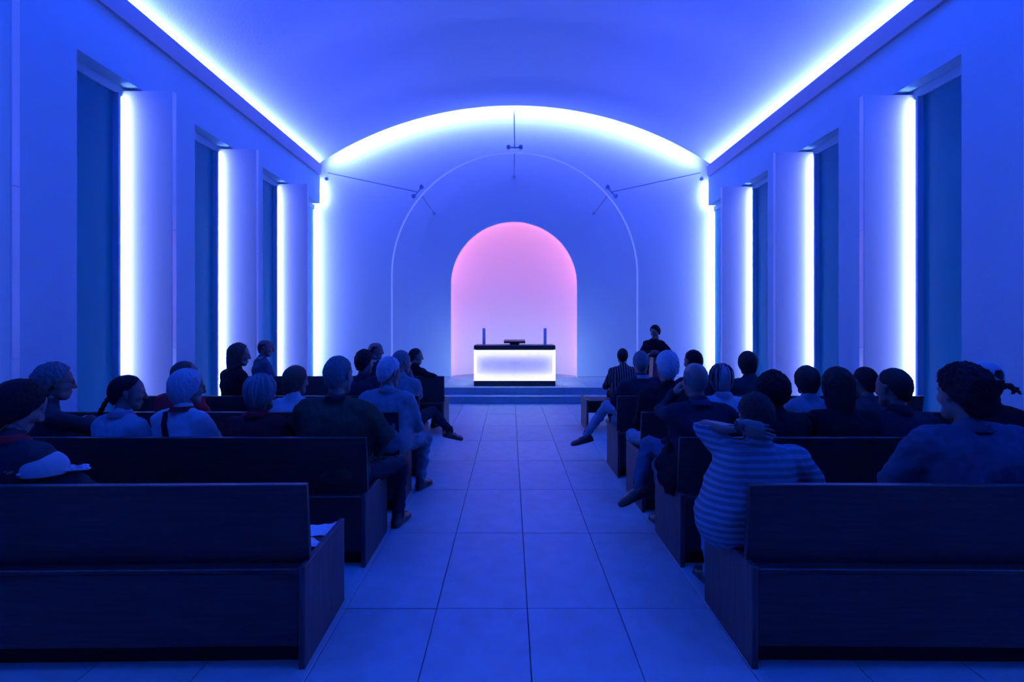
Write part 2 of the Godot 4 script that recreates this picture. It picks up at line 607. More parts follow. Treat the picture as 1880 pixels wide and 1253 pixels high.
func build_altar() -> void:
	var a := thing("altar", Vector3(0, 0.3, -11.07))
	tag(a, "glowing white block altar between a dark base and a dark top slab, on the platform", "altar")
	var hx := 0.893
	var hz := 0.35
	var st := begin()
	box(st, Vector3(-hx, 0, -hz), Vector3(hx, 0.115, hz), 0.008)
	obj("base", st, mats.altar_dark, a)
	st = begin()
	box(st, Vector3(-hx, 0.797, -hz), Vector3(hx, 0.892, hz), 0.008)
	var top := obj("top_slab", st, mats.altar_dark, a)
	st = begin()
	box(st, Vector3(-hx + 0.03, 0.785, -hz + 0.03), Vector3(hx - 0.03, 0.797, hz - 0.03), 0.0)
	obj("shadow_joint", st, mats.altar_dark, top)
	# light box: glowing rim, a white back sunk behind it
	var e := glow("altar_glow", Color(0.85, 0.88, 1.0), 1.5)
	var w := 0.045
	var y0 := 0.115
	var y1 := 0.785
	st = begin()
	for s in [-1, 1]:
		box(st, Vector3(s * hx, y0, hz - 0.18), Vector3(s * (hx - w), y1, hz - 0.01), 0.003)
	box(st, Vector3(-hx + w, y0, hz - 0.18), Vector3(hx - w, y0 + w, hz - 0.01), 0.003)
	box(st, Vector3(-hx + w, y1 - w, hz - 0.18), Vector3(hx - w, y1, hz - 0.01), 0.003)
	obj("light_rim", st, e, a)
	st = begin()
	box(st, Vector3(-hx + w, y0 + w, hz - 0.20), Vector3(hx - w, y1 - w, hz - 0.17), 0.0)
	var back := obj("light_panel", st, mat("altar_white", lin(0.62, 0.62, 0.80), 0.8, 0.2), a)
	st = begin()
	box(st, Vector3(-0.006, 0.22, hz - 0.172), Vector3(0.006, 0.57, hz - 0.164), 0.001)
	box(st, Vector3(-0.11, 0.478, hz - 0.172), Vector3(0.11, 0.502, hz - 0.164), 0.001)
	obj("cross_relief", st, mat("altar_cross", lin(0.54, 0.54, 0.72), 0.8, 0.2), back)
	st = begin()
	box(st, Vector3(-hx, y0, -hz + 0.02), Vector3(hx, y1, hz - 0.201), 0.003)
	obj("light_body", st, glow("altar_body_glow", Color(0.65, 0.70, 1.0), 0.9), a)
	st = begin()
	box(st, Vector3(-hx + 0.002, y0, hz - 0.009), Vector3(hx - 0.002, y1, hz - 0.003), 0.0)
	obj("front_pane", st, mats.glass, a)
	var c := C_ALTAR
	var o := a.position
	lamp(o + Vector3(0, y1 - w - 0.01, hz - 0.09), Vector3(0, -1, -0.35), Vector3.RIGHT, 1.6, 0.03, Color(0.62, 0.60, 1.0), 0.11)
	lamp(o + Vector3(0, y0 + w + 0.01, hz - 0.09), Vector3(0, 1, -0.35), Vector3.RIGHT, 1.6, 0.03, Color(0.62, 0.60, 1.0), 0.11)
	lamp(o + Vector3(0, 0.45, -hz + 0.01), Vector3(0, 0.1, -1), Vector3.RIGHT, 1.7, 0.6, c, 2.2)
	lamp(o + Vector3(0, 0.45, hz + 0.005), Vector3(0, 0, 1), Vector3.RIGHT, 1.7, 0.6, c, 0.15)
	for s in [-1, 1]:
		lamp(o + Vector3(s * (hx + 0.01), 0.45, -0.1), Vector3(s, 0, -0.3), Vector3.BACK, 0.5, 0.6, c, 1.5)
		var k := thing("altar_candle", o + Vector3(s * 0.69 , 0.892, 0.0))
		st = begin()
		tube(st, PackedVector3Array([Vector3.ZERO, Vector3(0, 0.366, 0), Vector3(0, 0.37, 0)]), 0.034, 20)
		obj("wax", st, mats.candle, k)
		st = begin()
		tube(st, PackedVector3Array([Vector3(0, 0.37, 0), Vector3(0.001, 0.382, 0)]), 0.002, 6)
		obj("wick", st, mats.altar_dark, k)
		tag(k, "thick unlit blue-grey pillar candle standing on the %s end of the altar" % ("left" if s < 0 else "right"), "candle")
	var b := thing("book_stand", o + Vector3(0.0, 0.892, 0.0))
	st = begin()
	box(st, Vector3(-0.105, 0, -0.1), Vector3(0.105, 0.05, 0.1), 0.004)
	obj("foot", st, mats.altar_dark, b)
	st = begin()
	box(st, Vector3(-0.24, -0.022, -0.16), Vector3(0.24, 0.022, 0.16), 0.006, Transform3D(Basis(Vector3.RIGHT, 0.1), Vector3(0, 0.074, 0)))
	obj("rest", st, mats.altar_dark, b)
	tag(b, "low dark book stand in the middle of the altar top", "book stand")

func build_canopy() -> void:
	# a clear arched hood of glass over the altar, held by bolts and bars
	var c := thing("glass_hood", Vector3(0, 0.3, -10.78))
	tag(c, "clear arched glass hood framing the altar and niche, hung from thin bars", "glass arch")
	var half := 2.69
	var spring := 2.43
	var out := arch_outline(half, 0.0, spring, 48)
	var cuts := [[0, 13], [13, 25], [25, 37], [37, 50]]
	for q in cuts:
		var st := begin()
		for i in range(q[0], q[1]):
			var p := out[i]
			var r := out[i + 1]
			var n0 := Vector3(p.x, maxf(p.y - spring, 0), 0).normalized()
			var n1 := Vector3(r.x, maxf(r.y - spring, 0), 0).normalized()
			smooth_quad(st, [Vector3(p.x, p.y, -0.02), n0], [Vector3(r.x, r.y, -0.02), n1], [Vector3(r.x, r.y, -1.7), n1], [Vector3(p.x, p.y, -1.7), n0])
		obj("pane", st, mats.hood_glass, c)
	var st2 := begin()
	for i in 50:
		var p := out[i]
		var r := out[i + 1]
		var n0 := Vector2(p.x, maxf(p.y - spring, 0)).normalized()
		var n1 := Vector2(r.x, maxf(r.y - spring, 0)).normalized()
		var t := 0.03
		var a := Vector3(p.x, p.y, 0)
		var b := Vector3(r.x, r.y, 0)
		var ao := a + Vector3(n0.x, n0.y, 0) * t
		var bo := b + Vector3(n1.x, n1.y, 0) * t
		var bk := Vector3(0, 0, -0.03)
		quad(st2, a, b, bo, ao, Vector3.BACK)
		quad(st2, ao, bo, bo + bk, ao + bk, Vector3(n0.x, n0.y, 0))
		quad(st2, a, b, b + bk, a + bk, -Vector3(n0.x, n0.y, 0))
	obj("edge_painted_glow", st2, mats.edge_painted_glow, c)  # bright outline as painted glow
	# bolts in pairs either side of each seam, seam bars to the wall, tie bars to the corners of the room
	for an in [PI * 0.5, PI * 0.5 - 0.86, PI * 0.5 + 0.86]:
		var q := Vector3(cos(an), sin(an), 0)
		var tn := Vector3(-q.y, q.x, 0)
		var m := Vector3(0, spring, 0) + q * (half + 0.12)
		for e in [-1, 1]:
			var st := begin()
			tube(st, PackedVector3Array([m + tn * 0.135 * e, m + tn * 0.135 * e + Vector3(0, 0, 0.05)]), 0.045, 16)
			obj("bolt", st, mats.steel, c)
		var st3 := begin()
		tube(st3, PackedVector3Array([m - tn * 0.135, m + tn * 0.135]), 0.014, 8)
		obj("clamp", st3, mats.steel, c)
		st3 = begin()
		var w := Vector3(0, spring, 0) + q * half
		tube(st3, PackedVector3Array([w + Vector3(0, 0, -0.03), w + Vector3(0, 0, -1.70)]), 0.013, 8)
		tube(st3, PackedVector3Array([w + Vector3(0, 0, -1.69), w + Vector3(0, 0, -1.719)]), 0.04, 14)
		obj("seam_bar", st3, mats.steel, c)
		st3 = begin()
		var to := Vector3(0, 6.74, -1.5) if absf(q.x) < 0.1 else Vector3(signf(q.x) * 4.66, 5.15, -1.5)
		tube(st3, PackedVector3Array([m, to]), 0.013, 8)
		obj("tie_bar", st3, mats.steel, c)
		if absf(q.x) > 0.1:
			st3 = begin()
			tube(st3, PackedVector3Array([to + Vector3(signf(q.x) * 0.05, -0.14, -0.02), to + Vector3(signf(q.x) * 0.05, -0.14, -0.06)]), 0.045, 16)
			obj("wall_knob", st3, mats.steel, c)

func build_lectern() -> void:
	var l := thing("lectern", Vector3(2.72, 0, -9.25))
	tag(l, "reddish wooden lectern in front of the standing speaker", "lectern")
	var st := begin()
	extrude(st, PackedVector2Array([Vector2(-0.20, 0.0), Vector2(-0.15, 1.03), Vector2(0.15, 1.03), Vector2(0.20, 0.0)]), 0.12, -0.12)
	obj("column", st, mats.lectern_wood, l)
	st = begin()
	box(st, Vector3(-0.24, -0.014, -0.2), Vector3(0.24, 0.014, 0.2), 0.004, Transform3D(Basis(Vector3.RIGHT, -0.2), Vector3(0, 1.075, 0)))
	obj("top", st, mats.lectern_wood, l)
	st = begin()
	box(st, Vector3(-0.27, 0, -0.2), Vector3(0.27, 0.03, 0.2), 0.004)
	obj("foot", st, mats.lectern_wood, l)

# ---------------------------------------------------------------- benches
func make_bench(d: float, side: int, end_x: float, backrest := true, closed := true) -> Node3D:
	# base from d to d + 0.59; the long way runs from the aisle to the wall
	var b := thing("bench", Vector3(side * end_x, 0, -d))
	var L := 4.37 - end_x
	var sx := float(side)
	for e in [0.0, L - 0.03]:
		var st := begin()
		box(st, Vector3(sx * e, 0, -0.59), Vector3(sx * (e + 0.03), 0.492, 0), 0.003)
		obj("end_panel", st, mats.wood_y, b)
	var st := begin()
	box(st, Vector3(sx * 0.03, 0.425, -0.575), Vector3(sx * (L - 0.03), 0.452, -0.065), 0.004)
	obj("seat", st, mats.wood_x, b)
	if closed:
		st = begin()
		box(st, Vector3(sx * 0.032, 0.108, -0.035), Vector3(sx * (L - 0.032), 0.455, -0.008), 0.003)
		obj("back_panel", st, mats.wood_x, b)
		st = begin()
		box(st, Vector3(sx * 0.032, 0.0, -0.10), Vector3(sx * (L - 0.032), 0.12, -0.07), 0.002)
		obj("kick_shade", st, mats.kick_shade_black, b)  # dark board added to paint the shade of the kick space
	st = begin()
	box(st, Vector3(sx * 0.032, 0.455, -0.07), Vector3(sx * (L - 0.032), 0.480, -0.004), 0.004)
	obj("rail", st, mats.wood_x, b)
	st = begin()
	box(st, Vector3(sx * 0.032, 0.20, -0.56), Vector3(sx * (L - 0.032), 0.425, -0.535), 0.003)
	obj("front_panel", st, mats.wood_x, b)
	for k in 2:
		st = begin()
		var x := sx * (0.03 + (L - 0.06) * (k + 1) / 3.0)
		box(st, Vector3(x - 0.02, 0, -0.5), Vector3(x + 0.02, 0.425, -0.1), 0.003)
		obj("support", st, mats.wood_y, b)
	if backrest:
		st = begin()
		box(st, Vector3(sx * 0.004, 0, -0.03), Vector3(sx * (L - 0.004), 0.415, 0), 0.003, Transform3D(Basis(Vector3.RIGHT, 0.11), Vector3(0, 0.462, -0.072)))
		obj("backrest", st, mats.wood_x, b)
	return b

func build_benches() -> void:
	var nth := ["nearest to the camera", "second from the camera", "third from the camera", "fourth from the camera"]
	for s in [-1, 1]:
		var side := "left" if s < 0 else "right"
		for i in 4:
			var b := make_bench([2.34, 3.32, 4.29, 5.26][i], s, 1.08 if s < 0 else 1.055)
			tag(b, "dark wooden bench with high back %s of the aisle, %s" % [side, nth[i]], "bench", "dark wooden benches along the aisle")
			if i == 0:
				b.rotation.y = 0.016 if s < 0 else -0.011
	tag(make_bench(7.28, -1, 1.08, true, false), "dark wooden bench with high back at the front left, nearest the steps", "bench", "dark wooden benches along the aisle")
	tag(make_bench(7.50, 1, 1.07, false, false), "low wooden bench without a back at the front right, nearest the steps", "bench", "dark wooden benches along the aisle")

func build_small_things() -> void:
	# leaflets left on the nearest left bench
	var n := FastNoiseLite.new()
	n.seed = 4
	n.frequency = 14.0
	for k in 2:
		var st := begin()
		var hx := 0.105 if k == 0 else 0.06
		var hz := 0.075 if k == 0 else 0.045
		for i in 10:
			for j in 8:
				var p := func(a: int, e: int) -> Vector3:
					var q := Vector3((a / 5.0 - 1.0) * hx, 0, (e / 4.0 - 1.0) * hz)
					q.y = 0.010 + 0.012 * (n.get_noise_2d(q.x + k, q.z) + absf(q.x) * 6.0)
					return q
				quad(st, p.call(i, j), p.call(i + 1, j), p.call(i + 1, j + 1), p.call(i, j + 1), Vector3.UP)
				var dn := Vector3(0, -0.003, 0)
				quad(st, p.call(i, j) + dn, p.call(i + 1, j) + dn, p.call(i + 1, j + 1) + dn, p.call(i, j + 1) + dn, Vector3.DOWN)
		var o := obj("leaflet", st, mats.paper)
		o.position = Vector3(-1.205, 0.453, -2.83) if k == 0 else Vector3(-1.19, 0.453, -2.66)
		o.rotation.y = 0.2 - 0.9 * k
		tag(o, ["crumpled white leaflet on the seat of the nearest left bench, towards its front edge", "small white paper on the seat of the nearest left bench, close to the backrest"][k], "paper")
	# pale cap held on the lap of the person at the left edge
	var cap := put(cap_mesh(0.95), "cap", mats.white_cloth)
	cap.transform = Transform3D(Basis(Vector3.UP, 5.5) * Basis(Vector3.RIGHT, -0.05), Vector3(-2.54, 0.885, -2.56))
	tag(cap, "pale peaked cap held beside the dark-haired person on the nearest left bench", "cap")
	# black coat that hangs over the end of the second right bench
	var f := Field.new(Vector3(-0.22, -0.36, -0.28), Vector3(0.30, 0.16, 0.28), 0.012)
	f.cap(Vector3(0.10, 0.06, 0.06), Vector3(0.0, -0.22, 0.05), 0.075, 0.085, 0.05, Vector3(1.5, 1, 0.75))
	f.cap(Vector3(0.06, 0.04, -0.06), Vector3(-0.015, -0.16, -0.06), 0.06, 0.075, 0.05, Vector3(1.5, 1, 0.8))
	f.cap(Vector3(0.16, 0.04, 0.02), Vector3(0.04, 0.05, 0.02), 0.06, 0.06, 0.05)
	var coat := put(f.mesh(0.02, 9.0, 31), "coat", mats.black)
	coat.position = Vector3(1.045, 0.74, -3.57)
	tag(coat, "black coat hanging over the aisle end of the second right bench", "coat")



# ---------------------------------------------------------------- rounded shapes from joined, tapered capsules
class Field:
	var lo: Vector3
	var cell: float
	var nx: int
	var ny: int
	var nz: int
	var v := PackedFloat32Array()

	func _init(a: Vector3, b: Vector3, c: float) -> void:
		lo = a
		cell = c
		nx = int((b.x - a.x) / c) + 2
		ny = int((b.y - a.y) / c) + 2
		nz = int((b.z - a.z) / c) + 2
		v.resize(nx * ny * nz)
		v.fill(1.0)

	# a capsule from a to b, radius ra to rb, joined with what is there over k; s squeezes it along the axes
	func cap(a: Vector3, b: Vector3, ra: float, rb: float, k := 0.03, s := Vector3.ONE, cut := false) -> void:
		var pad := maxf(ra, rb) + k + cell * 2.2
		var pv := Vector3(pad / s.x, pad / s.y, pad / s.z)
		var m0 := ((a.min(b) - pv - lo) / cell).floor()
		var m1 := ((a.max(b) + pv - lo) / cell).ceil()
		var x0 := maxi(int(m0.x), 0)
		var x1 := mini(int(m1.x), nx - 1)
		var sa := a * s
		var ab := (b - a) * s
		var inv := 1.0 / maxf(ab.length_squared(), 1e-9)
		for z in range(maxi(int(m0.z), 0), mini(int(m1.z), nz - 1) + 1):
			for y in range(maxi(int(m0.y), 0), mini(int(m1.y), ny - 1) + 1):
				var at := (z * ny + y) * nx
				for x in range(x0, x1 + 1):
					var p := (lo + Vector3(x, y, z) * cell) * s - sa
					var t := clampf(p.dot(ab) * inv, 0.0, 1.0)
					var d := (p - ab * t).length() - ra - (rb - ra) * t
					var o := v[at + x]
					if cut:
						d = -d
						var h := maxf(k - absf(d - o), 0.0)
						v[at + x] = maxf(d, o) + h * h / (4.0 * k)
					elif d - o < k:
						var h := maxf(k - absf(d - o), 0.0)
						v[at + x] = minf(d, o) - h * h / (4.0 * k)

	# where the surface lies, coming from the back along z
	func back(x: float, y: float) -> float:
		var i := clampi(int((x - lo.x) / cell), 0, nx - 1)
		var j := clampi(int((y - lo.y) / cell), 0, ny - 1)
		for k in range(nz - 1, 0, -1):
			var q := v[(k * ny + j) * nx + i]
			if q < 0.0:
				return lo.z + (k - q / cell) * cell
		return lo.z

	func mesh(wr := 0.0, wf := 9.0, sd := 1) -> ArrayMesh:
		var at := PackedInt32Array()
		at.resize(v.size())
		at.fill(-1)
		var pos := PackedVector3Array()
		var nor := PackedVector3Array()
		var idx := PackedInt32Array()
		var sy := nx
		var sz := nx * ny
		var thr := cell * 1.9
		var offs := [0, 1, sy, sy + 1, sz, sz + 1, sz + sy, sz + sy + 1]
		var ends := [[0, 1], [2, 3], [4, 5], [6, 7], [0, 2], [1, 3], [4, 6], [5, 7], [0, 4], [1, 5], [2, 6], [3, 7]]
		var corner := [Vector3(0, 0, 0), Vector3(1, 0, 0), Vector3(0, 1, 0), Vector3(1, 1, 0), Vector3(0, 0, 1), Vector3(1, 0, 1), Vector3(0, 1, 1), Vector3(1, 1, 1)]
		var n := FastNoiseLite.new()
		n.seed = sd
		n.frequency = wf
		n.fractal_octaves = 2
		var cells := PackedInt32Array()
		var last := v.size() - sz - sy - 1
		for i in last:
			if absf(v[i]) < thr:
				var a := v[i] < 0.0
				if (v[i + 1] < 0.0) == a and (v[i + sy] < 0.0) == a and (v[i + sz] < 0.0) == a and (v[i + sy + 1] < 0.0) == a and (v[i + sz + 1] < 0.0) == a and (v[i + sz + sy] < 0.0) == a and (v[i + sz + sy + 1] < 0.0) == a:
					continue
				if i % nx == nx - 1:
					continue
				cells.append(i)
		for i in cells:
			var f0 := v[i]
			var f1 := v[i + 1]
			var f2 := v[i + sy]
			var f3 := v[i + sy + 1]
			var f4 := v[i + sz]
			var f5 := v[i + sz + 1]
			var f6 := v[i + sz + sy]
			var f7 := v[i + sz + sy + 1]
			var f := [f0, f1, f2, f3, f4, f5, f6, f7]
			var s := Vector3.ZERO
			var c := 0
			for e in ends:
				var p: float = f[e[0]]
				var q: float = f[e[1]]
				if (p < 0.0) != (q < 0.0):
					s += (corner[e[0]] as Vector3).lerp(corner[e[1]], p / (p - q))
					c += 1
			s /= c
			var g := Vector3(f1 + f3 + f5 + f7 - f0 - f2 - f4 - f6, f2 + f3 + f6 + f7 - f0 - f1 - f4 - f5, f4 + f5 + f6 + f7 - f0 - f1 - f2 - f3).normalized()
			var w := lo + (Vector3(i % nx, (i / nx) % ny, i / sz) + s) * cell
			if wr > 0.0:
				w += g * wr * (n.get_noise_3d(w.x * 0.9 + w.y * 0.5, w.y * 1.5 - w.x * 0.7, w.z * 0.8) + 0.5 - 1.4 * absf(n.get_noise_3d(w.y * 0.6 + w.x * 1.3 + 5.0, w.y * 0.5 - w.x * 0.4, w.z * 0.7 + 3.0)) - 0.3)
			at[i] = pos.size()
			pos.append(w)
			nor.append(g)
		for i in cells:
			var a := v[i] < 0.0
			for ax in 3:
				var u: int = [1, sy, sz][ax]
				if (v[i + u] < 0.0) == a:
					continue
				var p: int = [sy, sz, 1][ax]
				var q: int = [sz, 1, sy][ax]
				if i - p - q < 0:
					continue
				var c0 := at[i]
				var c1 := at[i - p]
				var c2 := at[i - p - q]
				var c3 := at[i - q]
				if c1 < 0 or c2 < 0 or c3 < 0:
					continue
				if a:
					idx.append_array(PackedInt32Array([c0, c2, c1, c0, c3, c2]))
				else:
					idx.append_array(PackedInt32Array([c0, c1, c2, c0, c2, c3]))
		if wr > 0.0:   # normals that follow the folds
			nor.fill(Vector3.ZERO)
			for i in range(0, idx.size(), 3):
				var a := idx[i]
				var b := idx[i + 1]
				var c := idx[i + 2]
				var g := (pos[c] - pos[a]).cross(pos[b] - pos[a])
				nor[a] += g
				nor[b] += g
				nor[c] += g
			for i in nor.size():
				nor[i] = nor[i].normalized()
		return arrays(pos, nor, idx)

	static func arrays(pos: PackedVector3Array, nor: PackedVector3Array, idx: PackedInt32Array) -> ArrayMesh:
		var arr := []
		arr.resize(Mesh.ARRAY_MAX)
		arr[Mesh.ARRAY_VERTEX] = pos
		arr[Mesh.ARRAY_NORMAL] = nor
		arr[Mesh.ARRAY_INDEX] = idx
		var m := ArrayMesh.new()
		m.add_surface_from_arrays(Mesh.PRIMITIVE_TRIANGLES, arr)
		return m

func mirrored(m: ArrayMesh) -> ArrayMesh:
	var arr := m.surface_get_arrays(0)
	var pos: PackedVector3Array = arr[Mesh.ARRAY_VERTEX]
	var nor: PackedVector3Array = arr[Mesh.ARRAY_NORMAL]
	var idx: PackedInt32Array = arr[Mesh.ARRAY_INDEX]
	for i in pos.size():
		pos[i].x = -pos[i].x
		nor[i].x = -nor[i].x
	for i in range(0, idx.size(), 3):
		var t := idx[i]
		idx[i] = idx[i + 1]
		idx[i + 1] = t
	return Field.arrays(pos, nor, idx)

# ---------------------------------------------------------------- people: heads, hands, shoes made once, bodies one by one
var heads := {}
var hands := {}
var shoe: ArrayMesh

# face towards -z, centre between the ears, crown at y = 0.124, chin at -0.125
func head_mesh(cell: float, woman: bool) -> ArrayMesh:
	var f := Field.new(Vector3(-0.11, -0.24, -0.14), Vector3(0.11, 0.15, 0.14), cell)
	var j := 0.92 if woman else 1.0
	f.cap(Vector3(0, 0.022, 0.03), Vector3(0, 0.026, -0.012), 0.098, 0.095, 0.02, Vector3(1.24, 0.99, 1.10))
	f.cap(Vector3(0, -0.045, -0.032), Vector3(0, -0.075, -0.040), 0.066 * j, 0.052 * j, 0.03, Vector3(1.06, 0.95, 1.0))
	f.cap(Vector3(-0.022, -0.102, -0.060), Vector3(0.022, -0.102, -0.060), 0.020 * j, 0.020 * j, 0.025)
	for s in [-1.0, 1.0]:
		f.cap(Vector3(s * 0.040, -0.028, -0.062), Vector3(s * 0.050, -0.035, -0.035), 0.026, 0.026, 0.025)
		f.cap(Vector3(s * 0.052, -0.075, -0.02), Vector3(s * 0.026, -0.108, -0.055), 0.020 * j, 0.018 * j, 0.03)
		f.cap(Vector3(s * 0.033, 0.003, -0.106), Vector3(s * 0.036, 0.003, -0.104), 0.016, 0.016, 0.012, Vector3.ONE, true)
		f.cap(Vector3(s * 0.033, 0.002, -0.082), Vector3(s * 0.033, 0.002, -0.082), 0.0125, 0.0125, 0.004)
		f.cap(Vector3(s * 0.010, 0.023, -0.090), Vector3(s * 0.048, 0.024, -0.074), 0.011, 0.009, 0.014)
		f.cap(Vector3(s * 0.083, 0.012, 0.018), Vector3(s * 0.079, -0.028, 0.006), 0.018, 0.010, 0.008, Vector3(1.9, 1.0, 1.0))
		f.cap(Vector3(s * 0.012, -0.040, -0.098), Vector3(s * 0.012, -0.040, -0.094), 0.009, 0.009, 0.008)
		f.cap(Vector3(0, -0.069, -0.091), Vector3(s * 0.022, -0.071, -0.080), 0.0075, 0.005, 0.006)
		f.cap(Vector3(0, -0.081, -0.089), Vector3(s * 0.019, -0.079, -0.080), 0.008, 0.005, 0.006)
	f.cap(Vector3(0, 0.012, -0.095), Vector3(0, -0.036, -0.114), 0.009, 0.0135, 0.012)
	f.cap(Vector3(0, -0.08, 0.020), Vector3(0, -0.150, 0.034), 0.052 * j, 0.047 * j, 0.03)
	return f.mesh()

# wrist at the origin, fingers towards -z, palm down, thumb on the -x side; curl bends the fingers
func hand_mesh(cell: float, curl: float) -> ArrayMesh:
	var f := Field.new(Vector3(-0.085, -0.11, -0.20), Vector3(0.06, 0.04, 0.04), cell)
	f.cap(Vector3(0, 0, 0.03), Vector3(0, 0, -0.02), 0.026, 0.026, 0.02, Vector3(1, 1.25, 1))
	var root := [Vector3(-0.029, 0.002, -0.088), Vector3(-0.0095, 0.005, -0.093), Vector3(0.0105, 0.003, -0.089), Vector3(0.029, -0.002, -0.080)]
	for k in 4:
		f.cap(Vector3((k - 1.5) * 0.011, 0, -0.015), root[k], 0.020, 0.0135, 0.02)
	for k in 4:
		var p: Vector3 = root[k]
		var len: float = [0.072, 0.080, 0.075, 0.058][k]
		var an := curl * 0.35
		var out := (k - 1.5) * 0.05
		var rad := 0.0092 - 0.0004 * k
		for s in 3:
			var l: float = len * [0.46, 0.31, 0.23][s]
			var q := p + Vector3(sin(out) * cos(an), -sin(an), -cos(an) * cos(out)) * l
			f.cap(p, q, rad, rad * 0.92, 0.003)
			rad *= 0.92
			an += curl * [0.75, 0.55, 0.0][s]
			p = q
	var t0 := Vector3(-0.020, -0.008, -0.022)
	var t1 := Vector3(-0.048, -0.018, -0.052)
	var t2 := Vector3(-0.056 + curl * 0.012, -0.024, -0.082)
	var t3 := Vector3(-0.054 + curl * 0.022, -0.030, -0.104)
	if curl < 0.3:   # a flat hand keeps its thumb along the palm
		t1 = Vector3(-0.034, -0.024, -0.052)
		t2 = Vector3(-0.035, -0.030, -0.080)
		t3 = Vector3(-0.031, -0.032, -0.100)
	f.cap(t0, t1, 0.017, 0.012, 0.012)
	f.cap(t1, t2, 0.0115, 0.0105, 0.004)
	f.cap(t2, t3, 0.0105, 0.009, 0.004)
	return f.mesh()

func shoe_mesh() -> ArrayMesh:
	# ankle at (0, 0.09, 0), toe towards -z
	var f := Field.new(Vector3(-0.07, -0.02, -0.24), Vector3(0.07, 0.15, 0.10), 0.01)
	f.cap(Vector3(0, 0.035, 0.035), Vector3(0, 0.03, -0.15), 0.038, 0.036, 0.03, Vector3(0.95, 1.15, 1))
	f.cap(Vector3(0, 0.028, -0.10), Vector3(0.004, 0.026, -0.175), 0.046, 0.034, 0.03, Vector3(1, 1.5, 1))
	f.cap(Vector3(0, 0.05, 0.02), Vector3(0, 0.11, 0.015), 0.042, 0.044, 0.03)
	f.cap(Vector3(0, 0.04, -0.03), Vector3(0, 0.05, -0.07), 0.042, 0.032, 0.03)
	f.cap(Vector3(0, 0.008, 0.045), Vector3(0, 0.008, -0.17), 0.036, 0.038, 0.006, Vector3(0.9, 3.2, 1))
	return f.mesh()

# hairline: heights in degrees at these angles from the front
const HAIR_AT := [0.0, 40.0, 70.0, 95.0, 120.0, 150.0, 180.0]
# style: hairline; thickness on the crown, the sides, the back; drop below; lower end; roughness; fineness; locks, their length in degrees and how far they stick out
const HAIR := {
	"short": [[42, 36, 8, -2, -38, -60, -65], 0.014, 0.010, 0.016, 0.055, -0.118, 0.006, 15.0, 190, 34.0, 0.008],
	"crop": [[46, 42, 16, 4, -36, -58, -64], 0.008, 0.006, 0.009, 0.055, -0.116, 0.0025, 20.0, 0, 0.0, 0.0],
	"full": [[40, 34, 2, -10, -42, -62, -67], 0.024, 0.016, 0.022, 0.055, -0.122, 0.011, 11.0, 230, 42.0, 0.013],
	"bald": [[95, 95, 20, 2, -36, -58, -64], 0.000, 0.005, 0.007, 0.055, -0.116, 0.001, 30.0, 0, 0.0, 0.0],
	"bob": [[40, 30, -34, -58, -70, -75, -78], 0.026, 0.026, 0.030, 0.08, -0.125, 0.006, 12.0, 240, 110.0, 0.008],
	"wave": [[40, 30, -10, -34, -54, -62, -66], 0.028, 0.024, 0.030, 0.045, -0.120, 0.012, 10.0, 230, 60.0, 0.016],
	"long": [[42, 32, -40, -72, -84, -88, -88], 0.022, 0.020, 0.024, 0.30, -0.25, 0.008, 11.0, 240, 140.0, 0.008],
	"curly": [[38, 30, -14, -40, -58, -66, -70], 0.036, 0.038, 0.040, 0.05, -0.13, 0.012, 9.0, 260, 26.0, 0.024],
	"puff": [[40, 30, 4, -14, -44, -64, -68], 0.038, 0.030, 0.036, 0.070, -0.132, 0.015, 9.0, 330, 46.0, 0.022],
	"tied": [[42, 34, 10, -10, -42, -60, -65], 0.014, 0.010, 0.018, 0.055, -0.12, 0.004, 18.0, 160, 60.0, 0.003],
}
const HAIR_C := Vector3(0, 0.022, 0.012)

# how far the hair reaches from the middle of the head in a direction, and how much of it there is
func hair_at(style: String, az: float, el: float, n: FastNoiseLite) -> Vector2:
	var h: Array = HAIR[style]
	var d := Vector3(sin(az) * cos(el), sin(el), -cos(az) * cos(el))
	var a := rad_to_deg(absf(wrapf(az, -PI, PI)))
	var k := 0
	while k < 5 and a > HAIR_AT[k + 1]:
		k += 1
	var line: float = lerpf(h[0][k], h[0][k + 1], clampf((a - HAIR_AT[k]) / (HAIR_AT[k + 1] - HAIR_AT[k]), 0, 1))
	line += n.get_noise_2d(sin(az) * 4.0, cos(az) * 4.0) * 6.0
	var eld := rad_to_deg(el)
	var soft := 5.0 if h[9] > 65.0 else (9.0 if a < 60.0 else 14.0)
	var cov := smoothstep(line - soft, line + soft, eld)
	if style == "bald":
		cov *= 1.0 - smoothstep(26.0, 40.0, eld + n.get_noise_2d(az * 2.0, 9.0) * 8.0)
	var ry: float = 0.102 + (h[1] if d.y > 0.0 else h[4])
	var rx: float = 0.080 + h[2]
	var rz: float = 0.100 + (h[3] if d.z > 0.0 else h[1] * 0.7)
	var r: float = 1.0 / sqrt(d.x * d.x / (rx * rx) + d.y * d.y / (ry * ry) + d.z * d.z / (rz * rz))
	if d.y < -0.05:
		r = minf(r, (h[5] + n.get_noise_2d(sin(az) * 9.0, cos(az) * 9.0) * 0.012 - 0.022) / d.y)
	var amp: float = h[6]
	r += amp * (n.get_noise_3d(sin(az) * h[7] * 0.5, cos(az) * h[7] * 0.5, el * 2.0) + 0.5 * n.get_noise_3d(d.x * h[7], d.y * h[7], d.z * h[7]))
	return Vector2(r, cov)

